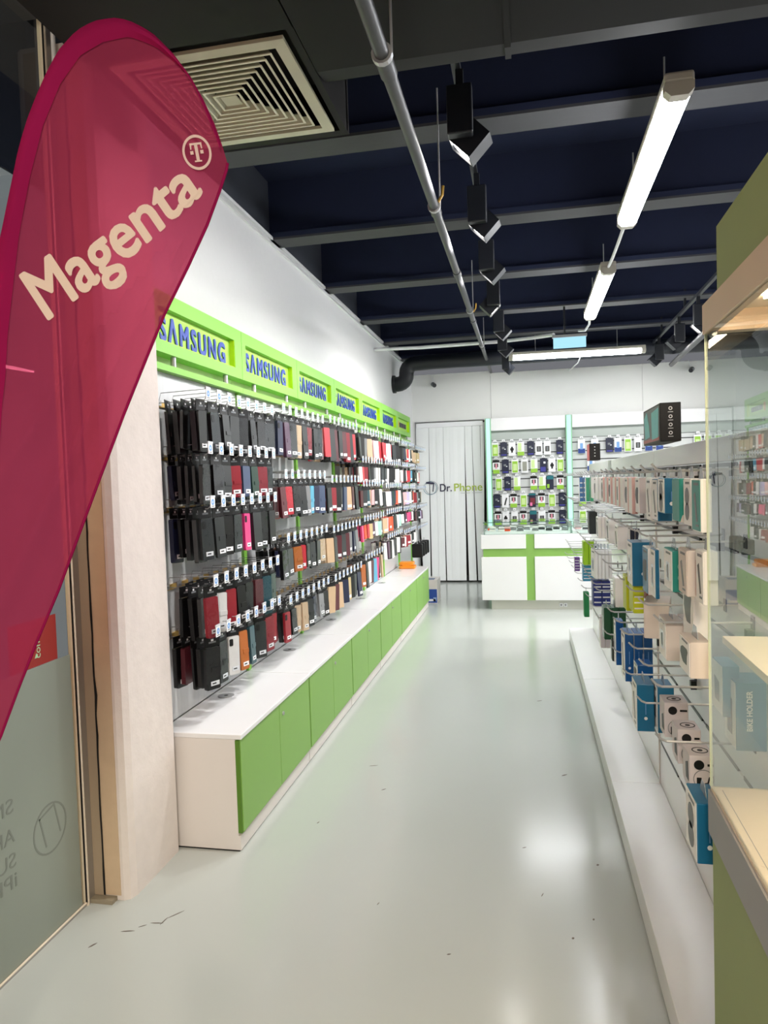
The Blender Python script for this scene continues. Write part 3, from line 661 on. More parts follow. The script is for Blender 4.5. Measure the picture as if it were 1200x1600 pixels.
for i in range(7):
    for r_, z in enumerate(ROWS[i]):
        cols = FRONT[i][r_]; h0 = HGT[i][r_]; rn = NROW[len(ROWS[i])][r_]
        nh = 8
        for k in range(nh):
            y = BAY0 + i * BW + .075 + k * .117
            if y > 9.95: continue
            hk = link('display_hook', HK); hk.location = (PX_ + .012, y, z + .004)
            tag(hk, 'chrome wire hook with price tag, %s along the %s row, %s' % (ORD[k], rn, bayname(i)), 'hook', 'tagged hooks on the side wall')
            tg = link('price_tag', TG, hk)
            if k >= len(cols): continue
            n = R.choice((4, 4, 5)) if i < 2 else R.choice((4, 5, 5))
            if i == 0 and r_ == 0: n = 5
            yaw0 = R.uniform(-.12, .28)
            for q in range(n):        # q = 0 is the front pack
                c = cols[k] if (q == 0 or R.random() < .4) else R.choice(NB if i < 2 else P('black charcoal navy white grey darkred tan black rose charcoal'))
                w = R.choice((.078, .083, .09)); h_ = round(h0 * R.choice((.9, .96, 1.0)), 3); t_ = R.choice((.014, .018, .022))
                st = R.choice((0, 0, 1, 2)) if i < 3 else R.choice((1, 1, 2))
                x = PX_ + .222 - q * .039 + R.uniform(-.006, .006)
                yaw = yaw0 + R.uniform(-.18, .18) if q else yaw0 + R.uniform(0, .3)
                M = Matrix.Translation((x, y + R.uniform(-.008, .008), z)) @ Matrix.Rotation(-yaw, 4, 'Z') @ Matrix.Rotation(R.uniform(-.05, .05), 4, 'X') @ Matrix.Rotation(R.uniform(-.06, .03), 4, 'Y')
                if i < 2:
                    o = link('phone_case_pack', casemesh(c, w, h_, t_, st)); o.matrix_world = M
                    tag(o, '%s phone case, %s on %s hook of %s row, %s' % (CNAME.get(c, c), ('frontmost', 'second', 'third', 'fourth', 'fifth')[q], ORD[k], rn, bayname(i)), 'phone case', 'packed phone cases on the side wall')
                    link('header_card', cardmesh(w), o)
                    if q == 0 or R.random() < .35: link('price_sticker', stickmesh(w, h_, t_), o)
                    if q == 0 and R.random() < .55: link('clear_bag', bagmesh(w, h_, t_), o)
                else:
                    stuff_pack(M, c, w, h_, t_, st, i == 2 or (i == 3 and k < 4) or R.random() < .25)
o = link('hanging_phone_cases', stuff.mesh('hanging_phone_cases'))
tag(o, 'many hanging phone cases filling the wall from the third bay to the back', 'phone cases', None, 'stuff')
# end of the row
for k in range(4):
    b = tag(link('black_pouch', MB().bbox(-1.50, -1.36, 9.12 + k * .2, 9.2 + k * .2, .62, .80, BCARD, .015).tube([(-1.43, 9.16 + k * .2, .80), (-1.43, 9.16 + k * .2, .835)], .005, CHROME, 6).mesh('black_pouch')), 'black pouch hanging at the far end of the side wall, %s of four' % ORD[k], 'pouch', 'black pouches')
OR = mat('orange_plastic', (244, 150, 30), .35, coat=.3)
ob = thing('orange_case', 'orange case lying on the last low cabinet', 'case', (-1.5, 8.8, .527))
part('lower_shell', MB().bbox(-1.60, -1.40, 8.7, 8.86, .527, .565, OR, .012), ob)
part('upper_shell', MB().bbox(-1.60, -1.42, 8.71, 8.86, .567, .612, OR, .014), ob)
part('handle', MB().tube([(-1.55, 8.705, .575), (-1.55, 8.68, .575), (-1.45, 8.68, .575), (-1.45, 8.705, .575)], .006, OR, 8), ob)
bx = thing('floor_box', 'white and blue cardboard box on the floor past the last cabinet', 'box', (-1.26, 9.42, 0))
part('carton', MB().bbox(-1.40, -1.195, 9.24, 9.6, 0, .31, WMATT, .003), bx)
part('printed_panel', MB().box(-1.399, -1.20, 9.2385, 9.2402, .01, .19, mat('blue_carton', (40, 78, 160), .45)).box(-1.33, -1.22, 9.2375, 9.2386, .03, .06, WHITE).box(-1.25, -1.21, 9.2375, 9.2386, .03, .08, mat('pale_blue', (150, 175, 215), .5)).box(-1.39, -1.24, 9.27, 9.45, .3098, .3108, mat('slate_print', (110, 124, 150), .5)), bx)

# ------------------------------------------------------------------ strip curtain in the doorway
cu = thing('strip_curtain', 'white vertical strip curtain with shop wordmark hanging in the back doorway', 'curtain', (-1.2, 11.15, 0))
part('head_rail', MB().box(-1.70, -.66, 11.14, 11.19, 2.45, 2.525, WHITE), cu)
ST = mat('curtain_vinyl', (244, 247, 248), .4, var=.02)
def px2(x, z): return (-1.773 + (640 + x / 5.715 - 648) * .00996 + .059 * z / 2.53)
strips = [(50, 165, 112, 177), (167, 236, 190, 258), (231, 295, 253, 317), (296, 361, 327, 384), (354, 424, 376, 446), (417, 488, 438, 503), (490, 553, 527, 595), (555, 625, 609, 655)]
for k, (a, b_, c, d_) in enumerate(strips):
    yy = 11.165 + (.006 if k % 2 else 0)
    vs = []; fs = []
    for q in range(9):
        z = 2.46 - q * (2.43 / 8); t_ = max(0, (q - .6) / 7.4)
        x0 = px2(a + (c - a) * t_, z); x1 = px2(b_ + (d_ - b_) * t_, z)
        vs += [(x0, yy, z), ((x0 + x1) / 2, yy - .003, z), (x1, yy, z), (x1, yy + .002, z), ((x0 + x1) / 2, yy - .001, z), (x0, yy + .002, z)]
    for q in range(8):
        for j in range(6): fs.append((q * 6 + j, q * 6 + (j + 1) % 6, q * 6 + 6 + (j + 1) % 6, q * 6 + 6 + j))
    b = MB(); b.add(vs, fs, ST); part('strip', b, cu)
part('side_panel', MB().prism([(-.70, 2.5), (-.635, 2.5), (-.70, 0.06), (-.735, .06)], 11.18, 11.183, ST, 'y'), cu)
LC = root_loc(cu)
INK = mat('curtain_ink', (46, 44, 72), .5); INKG = mat('curtain_green_ink', (178, 200, 70), .5); INKT = mat('curtain_teal_ink', (70, 130, 150), .5)
def ct(x0, x1, z0, hh): return lambda u, v_, w_: (x0 + u * (x1 - x0) - LC.x, 11.155 - .0005 * w_ - LC.y, z0 + v_ * hh)
lettering('lettering', 'Dr.', ct(-1.352, -1.168, 1.442, .118), INK, cu, ext=.01, bold=.008)
lettering('lettering', 'Phone', ct(-1.128, -.69, 1.442, .118), INKG, cu, ext=.01, bold=.004)
b = MB().disc((-1.51, 11.158, 1.50), .10, .107, (0, -1, 0), INKT, 30, .001).disc((-1.487, 11.157, 1.507), .10, .104, (0, -1, 0), INK, 30, .001)
M = Matrix.Translation((-1.515, 11.154, 1.51)) @ Matrix.Rotation(.12, 4, 'Y')
b.box(-.065, .065, 0, .001, .055, .085, INK, M).box(.05, .065, 0, .001, -.06, .055, INK, M)
part('emblem', b, cu)
b = MB()
for k in range(2): b.box(-1.03 + k * .18, -.88 + k * .18, 11.1545, 11.155, 1.405, 1.412, mat('faint_ink', (190, 194, 196), .5))
part('tagline', b, cu)

# ------------------------------------------------------------------ back wall display
def slatwall(name, x0, x1, y, z0, z1, label, pitch=.1305):
    b = MB().box(x0, x1, y + .008, y + .018, z0, z1, mat('slot_dark', (60, 62, 62), .6)); z = z0; 
    while z < z1 - .01:
        b.box(x0, x1, y, y + .012, z + .008, min(z + pitch, z1) - .008, mat('slat_board', (206, 209, 209), .35)); z += pitch
    return b
bp_ = thing('back_display', 'white slatted display panel on the back wall between the lit green pillars', 'wall panel', (.02, 11.0, .9), 'slatted panels on the back wall')
part('slat_panel', slatwall('s', -.525, .57, 11.03, .95, 2.20, ''), bp_)
part('fascia', MB().box(-.525, .57, 10.94, 11.06, 2.345, 2.53, WLAM), bp_)
part('shadow_band', MB().box(-.525, .57, 11.03, 11.06, 2.20, 2.345, mat('fascia_shade_grey', (176, 184, 180), .5)), bp_)  # grey tone paints the shadow on the recess under the fascia
bp2 = thing('back_display', 'white slatted display panel on the back wall behind the tall shelving', 'wall panel', (2.3, 11.0, .9), 'slatted panels on the back wall')
part('slat_panel', slatwall('s', .67, 4.1, 11.03, .95, 2.20, ''), bp2)
part('fascia', MB().box(.67, 4.1, 10.94, 11.06, 2.345, 2.53, WLAM), bp2)
part('shadow_band', MB().box(.67, 4.1, 11.03, 11.06, 2.20, 2.345, MATS['fascia_shade_grey']), bp2)
MINT = mat('mint_lacquer', (150, 196, 160), .35)
for x, lab in ((-.57, 'beside the strip curtain'), (.62, 'behind the counter, beside the tall shelving')):
    p = thing('light_pillar', 'slim pillar with a glowing pale teal light strip ' + lab, 'light', (x, 10.95, 0), 'lit pillars')
    part('post', MB().box(x - .045, x + .045, 10.93, 11.06, 0, 2.53, MINT), p)
    part('glow_strip', MB().box(x - .028, x + .028, 10.922, 10.93, .85, 2.525, LEDG), p)
KG = mat('acid_green_print', (150, 200, 60), .5); KN = mat('navy_print', (24, 30, 56), .4); KT = mat('teal_print', (24, 110, 120), .4); KR = mat('dark_red_print', (120, 36, 50), .4); KP = mat('violet_print', (60, 60, 150), .4); KB = mat('sky_print', (120, 165, 220), .4)
PCACHE = {}
def packmesh(code):
    if code in PCACHE: return PCACHE[code]
    base = {'N': KN, 'B': KN, 'T': KN, 'R': KN, 'K': WHITE}.get(code, WHITE)
    me = MB().bbox(-.052, .052, -.006, .006, -.20, .01, base, .003).mesh('accessory_pack')
    q = MB()
    if code == 'G': q.box(-.04, .04, -.010, -.006, -.19, -.02, KG).box(-.028, .028, -.0105, -.009, -.16, -.06, mat('pale_green_print', (206, 230, 160), .4))
    elif code == 'J': q.box(-.05, .05, -.010, -.006, -.198, -.14, KG).box(-.04, .01, -.010, -.006, -.13, -.01, mat('pale_green_print', (206, 230, 160), .4))
    elif code == 'W': q.disc((0, -.006, -.1), 0, .027, (0, -1, 0), BCARD, 16, .006).box(-.012, .012, -.012, -.006, -.15, -.06, BCARD)
    elif code == 'D': q.box(-.03, .03, -.014, -.006, -.15, -.07, mat('dark_blister', (70, 68, 64), .3)).box(-.012, .012, -.0145, -.013, -.14, -.08, GREYP)
    elif code == 'Q': q.box(-.033, .033, -.012, -.006, -.17, -.03, mat('olive_grey_blister', (150, 152, 140), .35))
    elif code == 'K': q.box(-.05, .05, -.010, -.006, -.03, .008, BCARD).box(-.03, .03, -.010, -.006, -.10, -.045, mat('dark_blister', (70, 68, 64), .3)).box(-.05, .05, -.010, -.006, -.198, -.14, KG).box(-.012, .012, -.0115, -.010, -.12, -.05, mat('rose_blister', (230, 150, 170), .4))
    elif code == 'N': q.box(-.025, .012, -.009, -.006, -.09, -.06, GREYP).box(.01, .03, -.009, -.006, -.10, -.088, WHITE).box(-.04, .04, -.0085, -.006, -.19, -.17, KP)
    elif code == 'P': q.box(-.05, .05, -.0085, -.006, -.198, -.13, mat('deep_blue_print', (30, 64, 140), .4)).box(-.02, .02, -.010, -.006, -.14, -.05, KB)
    elif code == 'B': q.box(-.045, .03, -.009, -.006, -.19, -.12, KP).box(0, .03, -.0095, -.006, -.07, -.04, WHITE)
    elif code == 'T': q.box(-.05, .05, -.009, -.006, -.05, .005, KT).box(-.045, -.01, -.009, -.006, -.18, -.12, KG)
    elif code == 'R': q.box(-.03, .04, -.009, -.006, -.16, -.06, KR).box(-.035, .0, -.0095, -.006, -.18, -.13, mat('pink_print', (236, 120, 170), .4)).box(-.05, .05, -.009, -.006, -.02, .006, KT)
    elif code == 'X': q.prism([(-.02, -.16), (.0, -.16), (.03, -.05), (.01, -.05)], -.012, -.006, BCARD, 'y')
    PCACHE[code] = (me, q.mesh('front_pattern')); return PCACHE[code]
if True: PCACHE['P'] = None; del PCACHE['P']
HB = MB().tube([(0, -.07, 0), (0, 0, 0)], .003, CHROME, 5).box(-.022, .022, -.004, .0, -.006, .006, BLACKM)
HBM = HB.mesh('slatwall_hook'); TBM = MB().box(-.022, .022, -.078, -.075, .0, .035, WHITE).box(-.012, .012, -.0785, -.078, .01, .018, GREYP).mesh('price_tag')
CN = dict(N='navy', G='white and green', J='pale green', W='white charger', D='white with dark window', K='black, white and green', Q='white with grey window', B='violet-blue', T='teal and black', R='dark red and black', X='white with a black device', P='blue')
bmap = [(2.165, [(170, 'G'), (237, 'N'), (302, 'W'), (370, 'J'), (447, 'N'), (510, 'D'), (575, 'D'), (670, 'N')]), (1.903, [(175, 'K'), (247, 'N'), (322, 'G'), (397, 'Q'), (470, 'J'), (543, 'B'), (608, 'W'), (672, 'G')]),
        (1.642, [(192, 'G'), (262, 'N'), (335, 'J'), (465, 'K'), (530, 'J'), (590, 'T'), (668, 'K')]), (1.381, [(175, 'N'), (240, 'X'), (305, 'K'), (383, 'G'), (450, 'R'), (522, 'K'), (602, 'G'), (680, 'N')]), (1.12, [(180, 'K'), (240, 'W'), (310, 'D'), (378, 'K'), (455, 'T'), (522, 'D'), (597, 'K'), (680, 'N')])]
RN5 = ['top', 'second', 'third', 'fourth', 'lowest']
def backpack(x, z, code, lab):
    hk = link('slatwall_hook', HBM); hk.location = (x, 11.03, z + .005); tag(hk, 'hook of %s pack, %s' % (CN[code], lab), 'hook', 'tagged hooks on the back wall'); link('price_tag', TBM, hk)
    me, q = packmesh(code); o = link('accessory_pack', me); o.location = (x, 10.985, z - .012)
    tag(o, '%s accessory pack, %s' % (CN[code], lab), 'accessory pack', 'accessory packs on the back wall'); link('front_pattern', q, o)
for r_, (z, row) in enumerate(bmap):
    for k, (u, code) in enumerate(row):
        backpack(-.471 + (u - 170) / 5 * .00957, z, code, '%s in the %s row over the counter' % (ORD[k], RN5[r_]))
for x, z, code, k in [(.80, 2.165, 'P', 0), (.99, 2.165, 'P', 1), (1.20, 2.165, 'N', 2), (1.32, 2.165, 'P', 3), (1.46, 2.165, 'G', 4), (1.60, 2.165, 'D', 5), (1.75, 2.165, 'P', 6), (1.90, 2.165, 'P', 7), (2.42, 2.165, 'G', 8), (2.56, 2.165, 'G', 9), (2.7, 2.165, 'G', 10), (2.84, 2.165, 'J', 11)]:
    backpack(x, z, code, '%s in the top row behind the tall shelving' % ORD[k])
for x, z, code, lab in [(.93, 1.903, 'P', 'second row beside the lit pillar'), (.86, 1.642, 'W', 'third row beside the lit pillar'), (.80, 1.381, 'J', 'fourth row beside the lit pillar'), (.80, 1.12, 'G', 'lowest row beside the lit pillar')]:
    backpack(x, z, code, lab)

# ------------------------------------------------------------------ counter with glass top
ct_ = thing('sales_counter', 'white sales counter with a green cross on its front', 'counter', (.02, 9.1, 0))
for nm, x0, x1 in (('front_panel', -.58, -.035), ('front_panel', .065, 1.9)):
    part(nm, MB().bbox(x0, x1, 8.80, 8.84, .12, .655, WLAM, .003), ct_); part(nm, MB().bbox(x0, x1, 8.80, 8.84, .755, .93, WLAM, .003), ct_)
part('cross_bar', MB().box(-.555, 1.9, 8.815, 8.845, .655, .755, GREEN), ct_)
part('cross_upright', MB().box(-.035, .065, 8.81, 8.845, .12, .925, GREEN), ct_)
part('carcass', MB().box(-.58, 1.9, 8.845, 9.5, .12, .93, WLAM), ct_)
kk = part('kickboard', MB().box(-.47, 1.9, 8.86, 9.45, 0, .12, mat('kick_laminate', (206, 206, 196), .35)), ct_)
part('power_socket', MB().bbox(.35, .39, 8.85, 8.86, .035, .075, WHITE, .003).bbox(.40, .44, 8.85, 8.86, .035, .075, WHITE, .003).disc((.37, 8.85, .055), 0, .012, (0, -1, 0), GREYB, 12, .001).disc((.42, 8.85, .055), 0, .012, (0, -1, 0), GREYB, 12, .001), kk)
for q, (x0, x1) in enumerate(((-.54, .50), (.51, 1.55))):
    g = thing('glass_case', 'low glass display case on the counter, ' + ('above the green cross' if q == 0 else 'part hidden by the tall shelving'), 'display case', ((x0 + x1) / 2, 9.1, .93), 'glass cases on the counter')
    part('deck', MB().box(x0 + .01, x1 - .01, 8.84, 9.42, .932, .962, WHITE), g)
    part('front_pane', MB().box(x0, x1, 8.815, 8.82, .932, 1.075, GLASS), g)
    part('end_pane', MB().box(x0, x0 + .005, 8.82, 9.45, .932, 1.075, GLASS), g); part('end_pane', MB().box(x1 - .005, x1, 8.82, 9.45, .932, 1.075, GLASS), g)
    part('top_pane', MB().box(x0 - .01, x1 + .003, 8.81, 9.46, 1.075, 1.081, GLASS), g)
    TRIMG = mat('green_glass_edge', (90, 120, 110), .3)
    part('edge_trim', MB().box(x0 - .011, x1 + .004, 8.806, 8.811, 1.073, 1.083, TRIMG).box(x0 - .003, x0, 8.811, 8.816, .932, 1.073, TRIMG).box(x1, x1 + .003, 8.811, 8.816, .932, 1.073, TRIMG).box(x0, x1, 8.811, 8.816, .930, .934, TRIMG), g)
DV = [(-.47, 9.14, 'orange', 'white'), (-.44, 8.93, 'white', 'white'), (-.34, 9.16, 'charcoal', 'black'), (-.33, 8.93, 'white', 'white'), (-.26, 8.94, 'orange', 'rose'), (-.19, 9.13, 'grey', 'white'), (-.10, 8.94, 'grey', 'charcoal'), (-.02, 9.13, 'grey', 'white'),
      (.08, 8.94, 'grey', 'white'), (.16, 9.13, 'charcoal', 'white'), (.245, 8.94, 'charcoal', 'slate'), (.34, 9.13, 'charcoal', 'white'), (.435, 8.94, 'grey', 'slate'), (.60, 9.13, 'rose', 'white'), (.68, 8.94, 'charcoal', 'grey')]
for k, (x, y, c1, c2) in enumerate(DV):
    o = thing('used_phone', 'small %s phone on a white stand in the counter case, %s along the %s' % (CNAME.get(c1, c1), ORD[k % 12], 'case' if k < 12 else 'second case'), 'phone', (x, y, .962), 'phones in the counter case')
    M = Matrix.Translation((x, y, 0.97)) @ Matrix.Rotation(-.75, 4, 'X')
    part('stand', MB().prism([(y - .02, .963), (y + .03, .963), (y + .03, .999)], x - .032, x + .032, WHITE, 'x'), o)
    part('handset', MB().bbox(x - .04, x + .04, y - .045, y - .022, .963, .988, cmat(c1), .004), o)
    part('display', MB().bbox(x - .038, x + .038, y - .02, y + .03, .994, 1.014, cmat(c2), .004).box(x - .03, x + .03, y - .0215, y - .0195, .999, 1.008, WHITE), o)

# ------------------------------------------------------------------ tall white shelving (gondola)
GX = .6
GY = [1.78, 3.575, 5.39, 7.2]
for i in range(3):
    y0, y1 = GY[i] + .002, GY[i + 1] - .002
    g = thing('shelving_unit', 'white slatted shelving unit with low plinth, %s' % ('beside the glass showcase', 'in the middle of the row', 'at the counter end of the row')[i], 'shelving unit', (.75, y0, 0), 'shelving units')
    part('plinth', MB().bbox(.372, GX, y0, y1, .012, .118, WLAM, .003).box(.385, GX, y0, y1, 0, .012, GREYB), g)
    b = MB().box(GX + .008, GX + .06, y0, y1, .0, 1.64, WLAM); z = .03
    for z0 in [.118, .33, .46, .593, .725, .858, .99, 1.12, 1.25, 1.38, 1.51]:
        pass
    lev = [.112, .33, .725, 1.12, 1.38, 1.64]
    for a, c in zip(lev[:-1], lev[1:]): b.box(GX, GX + .01, y0, y1, a + .005, c - .005, WLAM)
    part('slat_panel', b, g)
    for z in lev[1:]:
        n = 4; L = (y1 - y0) / n; b = MB()
        for k in range(n): b.box(GX - .002, GX + .009, y0 + k * L + .03, y0 + (k + 1) * L - .03, z - .006, z + .006, BLACKM)
        part('slot_insert', b, g)
    part('header_board', MB().bbox(GX - .01, GX + .30, y0, y1, 1.65, 1.728, WLAM, .003), g)
    if i == 1: part('end_strip', MB().box(GX - .006, GX, y0, y0 + .012, .118, 1.728, WMATT), g)
# hooks: straight chrome prongs with upturned tips
GH = MB(); GH.box(-.003, .003, -.015, .015, -.02, .02, BLACKM); GH.tube([(0, 0, 0), (-.23, 0, 0), (-.245, 0, .006), (-.26, 0, .022)], .0035, CHROME, 6); GHM = GH.mesh('shelf_hook')
GHB = MB().box(-.02, .003, -.012, .012, -.05, -.018, BCARD).mesh('hook_stop')
def ghook(y, z, lab, L=1.0, stop=False):
    o = link('shelf_hook', GHM); o.location = (GX, y, z); o.scale = (L, 1, 1); tag(o, lab, 'hook', 'hooks on the white shelving')
    if stop: link('hook_stop', GHB, o)
UN = ['unit beside the glass showcase', 'middle unit', 'unit at the counter end']
for i in range(3):
    for r_, z in enumerate([1.625, 1.42, 1.20, 1.0, .86]):
        nn = (8, 7, 6, 7, 5)[r_]
        for k in range(nn):
            y = GY[i] + .32 + k * (1.4 / max(1, nn - 1)) + (.06 if r_ % 2 else 0)
            if y > GY[i + 1] - .05: continue
            ghook(y, z, 'chrome prong hook, %s along the %s row of the %s' % (ORD[k], RN5[r_], UN[i]), 1.0, R.random() < .4)

CYAN = mat('blue_carton_gloss', (10, 104, 146), .35, coat=.2); CYAN2 = mat('deep_blue_carton', (8, 84, 150), .35, coat=.2); TEALC = mat('teal_carton', (36, 142, 130), .4); IV = mat('ivory_carton', (246, 244, 243), .5); KRAFT = mat('pale_kraft_carton', (218, 206, 198), .6); LGREY = mat('lilac_grey_carton', (208, 200, 204), .5)
LIMEC = mat('lime_carton', (158, 206, 30), .4); YLIME = mat('yellow_lime_carton', (196, 206, 30), .4); SKYC = mat('sky_carton', (64, 156, 200), .4); NAVYC = mat('navy_carton', (36, 48, 130), .4); EMER = mat('emerald_carton', (24, 130, 74), .4); FOREST = mat('forest_carton', (16, 74, 44), .35, coat=.2); PURP = mat('purple_carton', (110, 66, 150), .4); REDC = mat('red_carton', (170, 60, 56), .4); BLKC = mat('black_carton', (36, 46, 48), .35); BLUE3 = mat('denim_carton', (76, 130, 196), .4); GRN3 = mat('jade_carton', (60, 160, 120), .4); PINKC = mat('blush_carton', (228, 186, 182), .4)
def carton(name, lab, y0, x0, x1, z0, z1, dy, side, front=IV, pic=None, n=1, group=None, hang=True, tilt=0.0, deco=None, tall=.03):
    """hanging carton(s): front face looks at the aisle (-x), spine faces -y; n boxes one behind the other along the hook"""
    w = (x1 - x0) / n
    for k in range(n):
        a = x0 + k * w + .0015; c = x0 + (k + 1) * w - .0015
        o = thing(name, lab if n == 1 else lab.replace('#', ('frontmost', 'second', 'third', 'fourth', 'fifth', 'sixth')[k]), 'packaged product', ((a + c) / 2, y0, z0), group or 'packaged products on the white shelving')
        M = Matrix.Translation(((a + c) / 2, y0 + dy / 2, z1)) @ Matrix.Rotation(tilt, 4, 'Z') @ Matrix.Translation((-(a + c) / 2, -y0 - dy / 2, -z1)) if tilt else None
        part('carton', MB().bbox(a, c, y0, y0 + dy, z0, z1, side, .0025, M), o)
        fr = MB().box(a - .0012, a + .0005, y0 + .003, y0 + dy - .003, z0 + .003, z1 - .003, front, M)
        part('printed_front', fr, o)
        if pic:
            hh = z1 - z0; q = MB()
            sty = R.randrange(4)
            if sty == 0:
                pp = [(y0 + dy * (.5 + .3 * math.cos(t_) * (1 + .3 * math.sin(3 * t_ + 1))), z0 + hh * (.5 + .3 * math.sin(t_) * (1 + .25 * math.cos(2 * t_)))) for t_ in [2 * PI * j / 14 for j in range(14)]]
                q.prism(pp, a - .002, a - .001, pic, 'x', M)
            elif sty == 1:
                for f_ in (.3, .62):
                    q.prism([(y0 + dy * (.5 + .26 * math.cos(t_)), z0 + hh * f_ + dy * .26 * math.sin(t_)) for t_ in [2 * PI * j / 14 for j in range(14)]], a - .002, a - .001, pic, 'x', M)
            elif sty == 2:
                q.prism([(y0 + dy * .3, z0 + hh * .2), (y0 + dy * .45, z0 + hh * .18), (y0 + dy * .72, z0 + hh * .7), (y0 + dy * .55, z0 + hh * .75)], a - .002, a - .001, pic, 'x', M).box(a - .002, a - .001, y0 + dy * .2, y0 + dy * .5, z0 + hh * .1, z0 + hh * .14, GREYP, M)
            else:
                q.box(a - .002, a - .001, y0 + dy * .3, y0 + dy * .7, z0 + hh * .22, z0 + hh * .68, mat('window_film', (196, 204, 208), .15), M).prism([(y0 + dy * .42, z0 + hh * .3), (y0 + dy * .58, z0 + hh * .3), (y0 + dy * .6, z0 + hh * .6), (y0 + dy * .45, z0 + hh * .62)], a - .0026, a - .0018, pic, 'x', M)
            q.box(a - .002, a - .001, y0 + dy * .2, y0 + dy * .7, z1 - hh * .12, z1 - hh * .07, GREYP, M)
            part('product_picture', q, o)
        if deco == 'dots':
            cx_ = (a + c) / 2
            q = MB().disc((cx_, y0 - .0002, z0 + (z1 - z0) * .28), 0, min(.006, (c - a) * .16), (0, -1, 0), WHITE, 12, .0008).box(cx_ - .001, cx_ + .001, y0 - .0012, y0, z0 + (z1 - z0) * .36, z0 + (z1 - z0) * .62, KB)
            if tilt:
                for j, v_ in enumerate(q.v): q.v[j] = tuple(M @ Vector(v_))
            part('spine_lettering', q, o)
        if deco == 'stripe':
            part('spine_lettering', MB().box(c - .009, c - .005, y0 - .001, y0, z0 + .004, z0 + (z1 - z0) * .8, REDC, M), o)
        if deco == 'swoosh':
            q = MB(); q.prism([(a, z0), (a + .012, z0), (c, z0 + .022), (c, z0 + .03), (a + .006, z0 + .018)], y0 - .001, y0, KRAFT, 'y', M); part('spine_lettering', q, o)
        if deco == 'discs':
            q = MB()
            for f_ in (.35, .62): q.disc(((a + c) / 2 + .006, y0, z0 + (z1 - z0) * f_), 0, .009, (0, -1, 0), mat('pale_teal_print', (150, 200, 190), .4), 14, .0008)
            part('spine_lettering', q, o)
        if deco == 'grid':
            q = MB()
            for j in range(4): q.box(a + .003, c - .003, y0 - .001, y0, z0 + (z1 - z0) * (.15 + .2 * j), z0 + (z1 - z0) * (.2 + .2 * j), WHITE, M)
            part('spine_lettering', q, o)
        if hang:
            part('hang_tab', MB().prism([(y0 + dy * .2, z1 - .001), (y0 + dy * .8, z1 - .001), (y0 + dy * .62, z1 + tall), (y0 + dy * .38, z1 + tall)], (a + c) / 2 - .0006, (a + c) / 2 + .0006, sheer('tab_film', (220, 226, 232), 1, .15, diffuse=(220, 226, 232), dw=.4), 'x', M), o)
PG = mat('grey_picture', (110, 110, 112), .4); PD = mat('dark_picture', (44, 40, 44), .4); PB = mat('blue_picture', (70, 120, 170), .4)
cart = carton
# top row
cart('boxed_accessory', 'dark blue boxed accessory with white front, top row by the showcase', 2.25, .40, .442, 1.498, 1.605, .11, CYAN, IV, PG, deco='dots')
cart('boxed_accessory', 'blue boxed accessory hanging lower behind the dark blue one, top row', 2.37, .40, .446, 1.468, 1.602, .10, CYAN, IV, PG)
cart('boxed_accessory', 'teal boxed accessory with a beige swoosh, top row by the showcase', 2.035, .40, .426, 1.486, 1.604, .10, TEALC, TEALC, None, deco='swoosh')
cart('boxed_accessory', 'white boxed accessory with round pictures, top row against the showcase', 1.92, .405, .43, 1.482, 1.604, .09, IV, IV, PG)
cart('boxed_accessory', 'pale boxed accessory with teal side, top row next to the showcase glass', 1.80, .40, .428, 1.475, 1.603, .09, IV, TEALC, PG)
cart('boxed_accessory', 'lilac-grey boxed accessory with small pictures, top row', 2.74, .40, .441, 1.474, 1.606, .10, LGREY, IV, PD)
cart('boxed_accessory', 'white slim boxed accessory with pictures, top row before the grey one', 2.49, .40, .43, 1.462, 1.606, .10, IV, IV, PG)
for k, (y, c) in enumerate([(2.93, 'stripe'), (3.05, 'stripe'), (3.2, None), (3.34, 'stripe'), (3.48, 'stripe'), (3.66, 'stripe'), (3.83, 'stripe'), (4.02, 'stripe'), (4.22, None), (4.45, None), (4.68, None)]):
    cart('blister_pack', '%s blister pack, %s beyond the lilac-grey box, top row' % ('white and pink' if c else 'pale white', ORD[k]), y, .40, .425, 1.462 if k < 2 else 1.475, 1.608, .09, PINKC if c else IV, IV, PD if k % 2 else None, deco=c, group='white blister packs in the top row')
cart('blister_pack', 'green blister pack # on its hook, far end of top row', 5.1, .395, .447, 1.44, 1.606, .09, GRN3, IV, None, n=2)
cart('blister_pack', 'denim blue blister pack # on its hook, last of top row', 5.72, .395, .452, 1.42, 1.606, .09, BLUE3, IV, None, n=2, deco='grid')
# second row
cart('boxed_accessory', 'black carton with small print, second row at the far end', 4.58, .37, .422, 1.255, 1.397, .11, BLKC, BLKC, PG)
cart('boxed_accessory', 'white carton with fine print # on its hook, second row', 4.0, .37, .426, 1.277, 1.392, .12, IV, WHITE, PG, n=3)
cart('boxed_accessory', 'white square carton, second row beyond the empty hooks', 3.48, .37, .418, 1.297, 1.405, .12, WHITE, WHITE, PD, n=2 if False else 1)
cart('boxed_accessory', 'white carton with two dark windows, second row', 3.15, .37, .415, 1.30, 1.402, .11, WHITE, IV, PD)
cart('boxed_accessory', 'slim navy carton # behind the big blue box, second row', 3.0, .40, .44, 1.31, 1.40, .05, KN, IV, None, n=2)
cart('boxed_accessory', 'large blue carton with white dot, second row', 2.697, .365, .441, 1.212, 1.372, .13, CYAN, IV, PG, deco='dots')
cart('boxed_accessory', 'white carton with a blue edge beside the large blue carton', 2.48, .385, .425, 1.215, 1.372, .11, IV, CYAN, PD)
cart('boxed_accessory', 'blue slim carton between white ones, second row', 2.34, .385, .40, 1.225, 1.38, .09, CYAN, IV, PG)
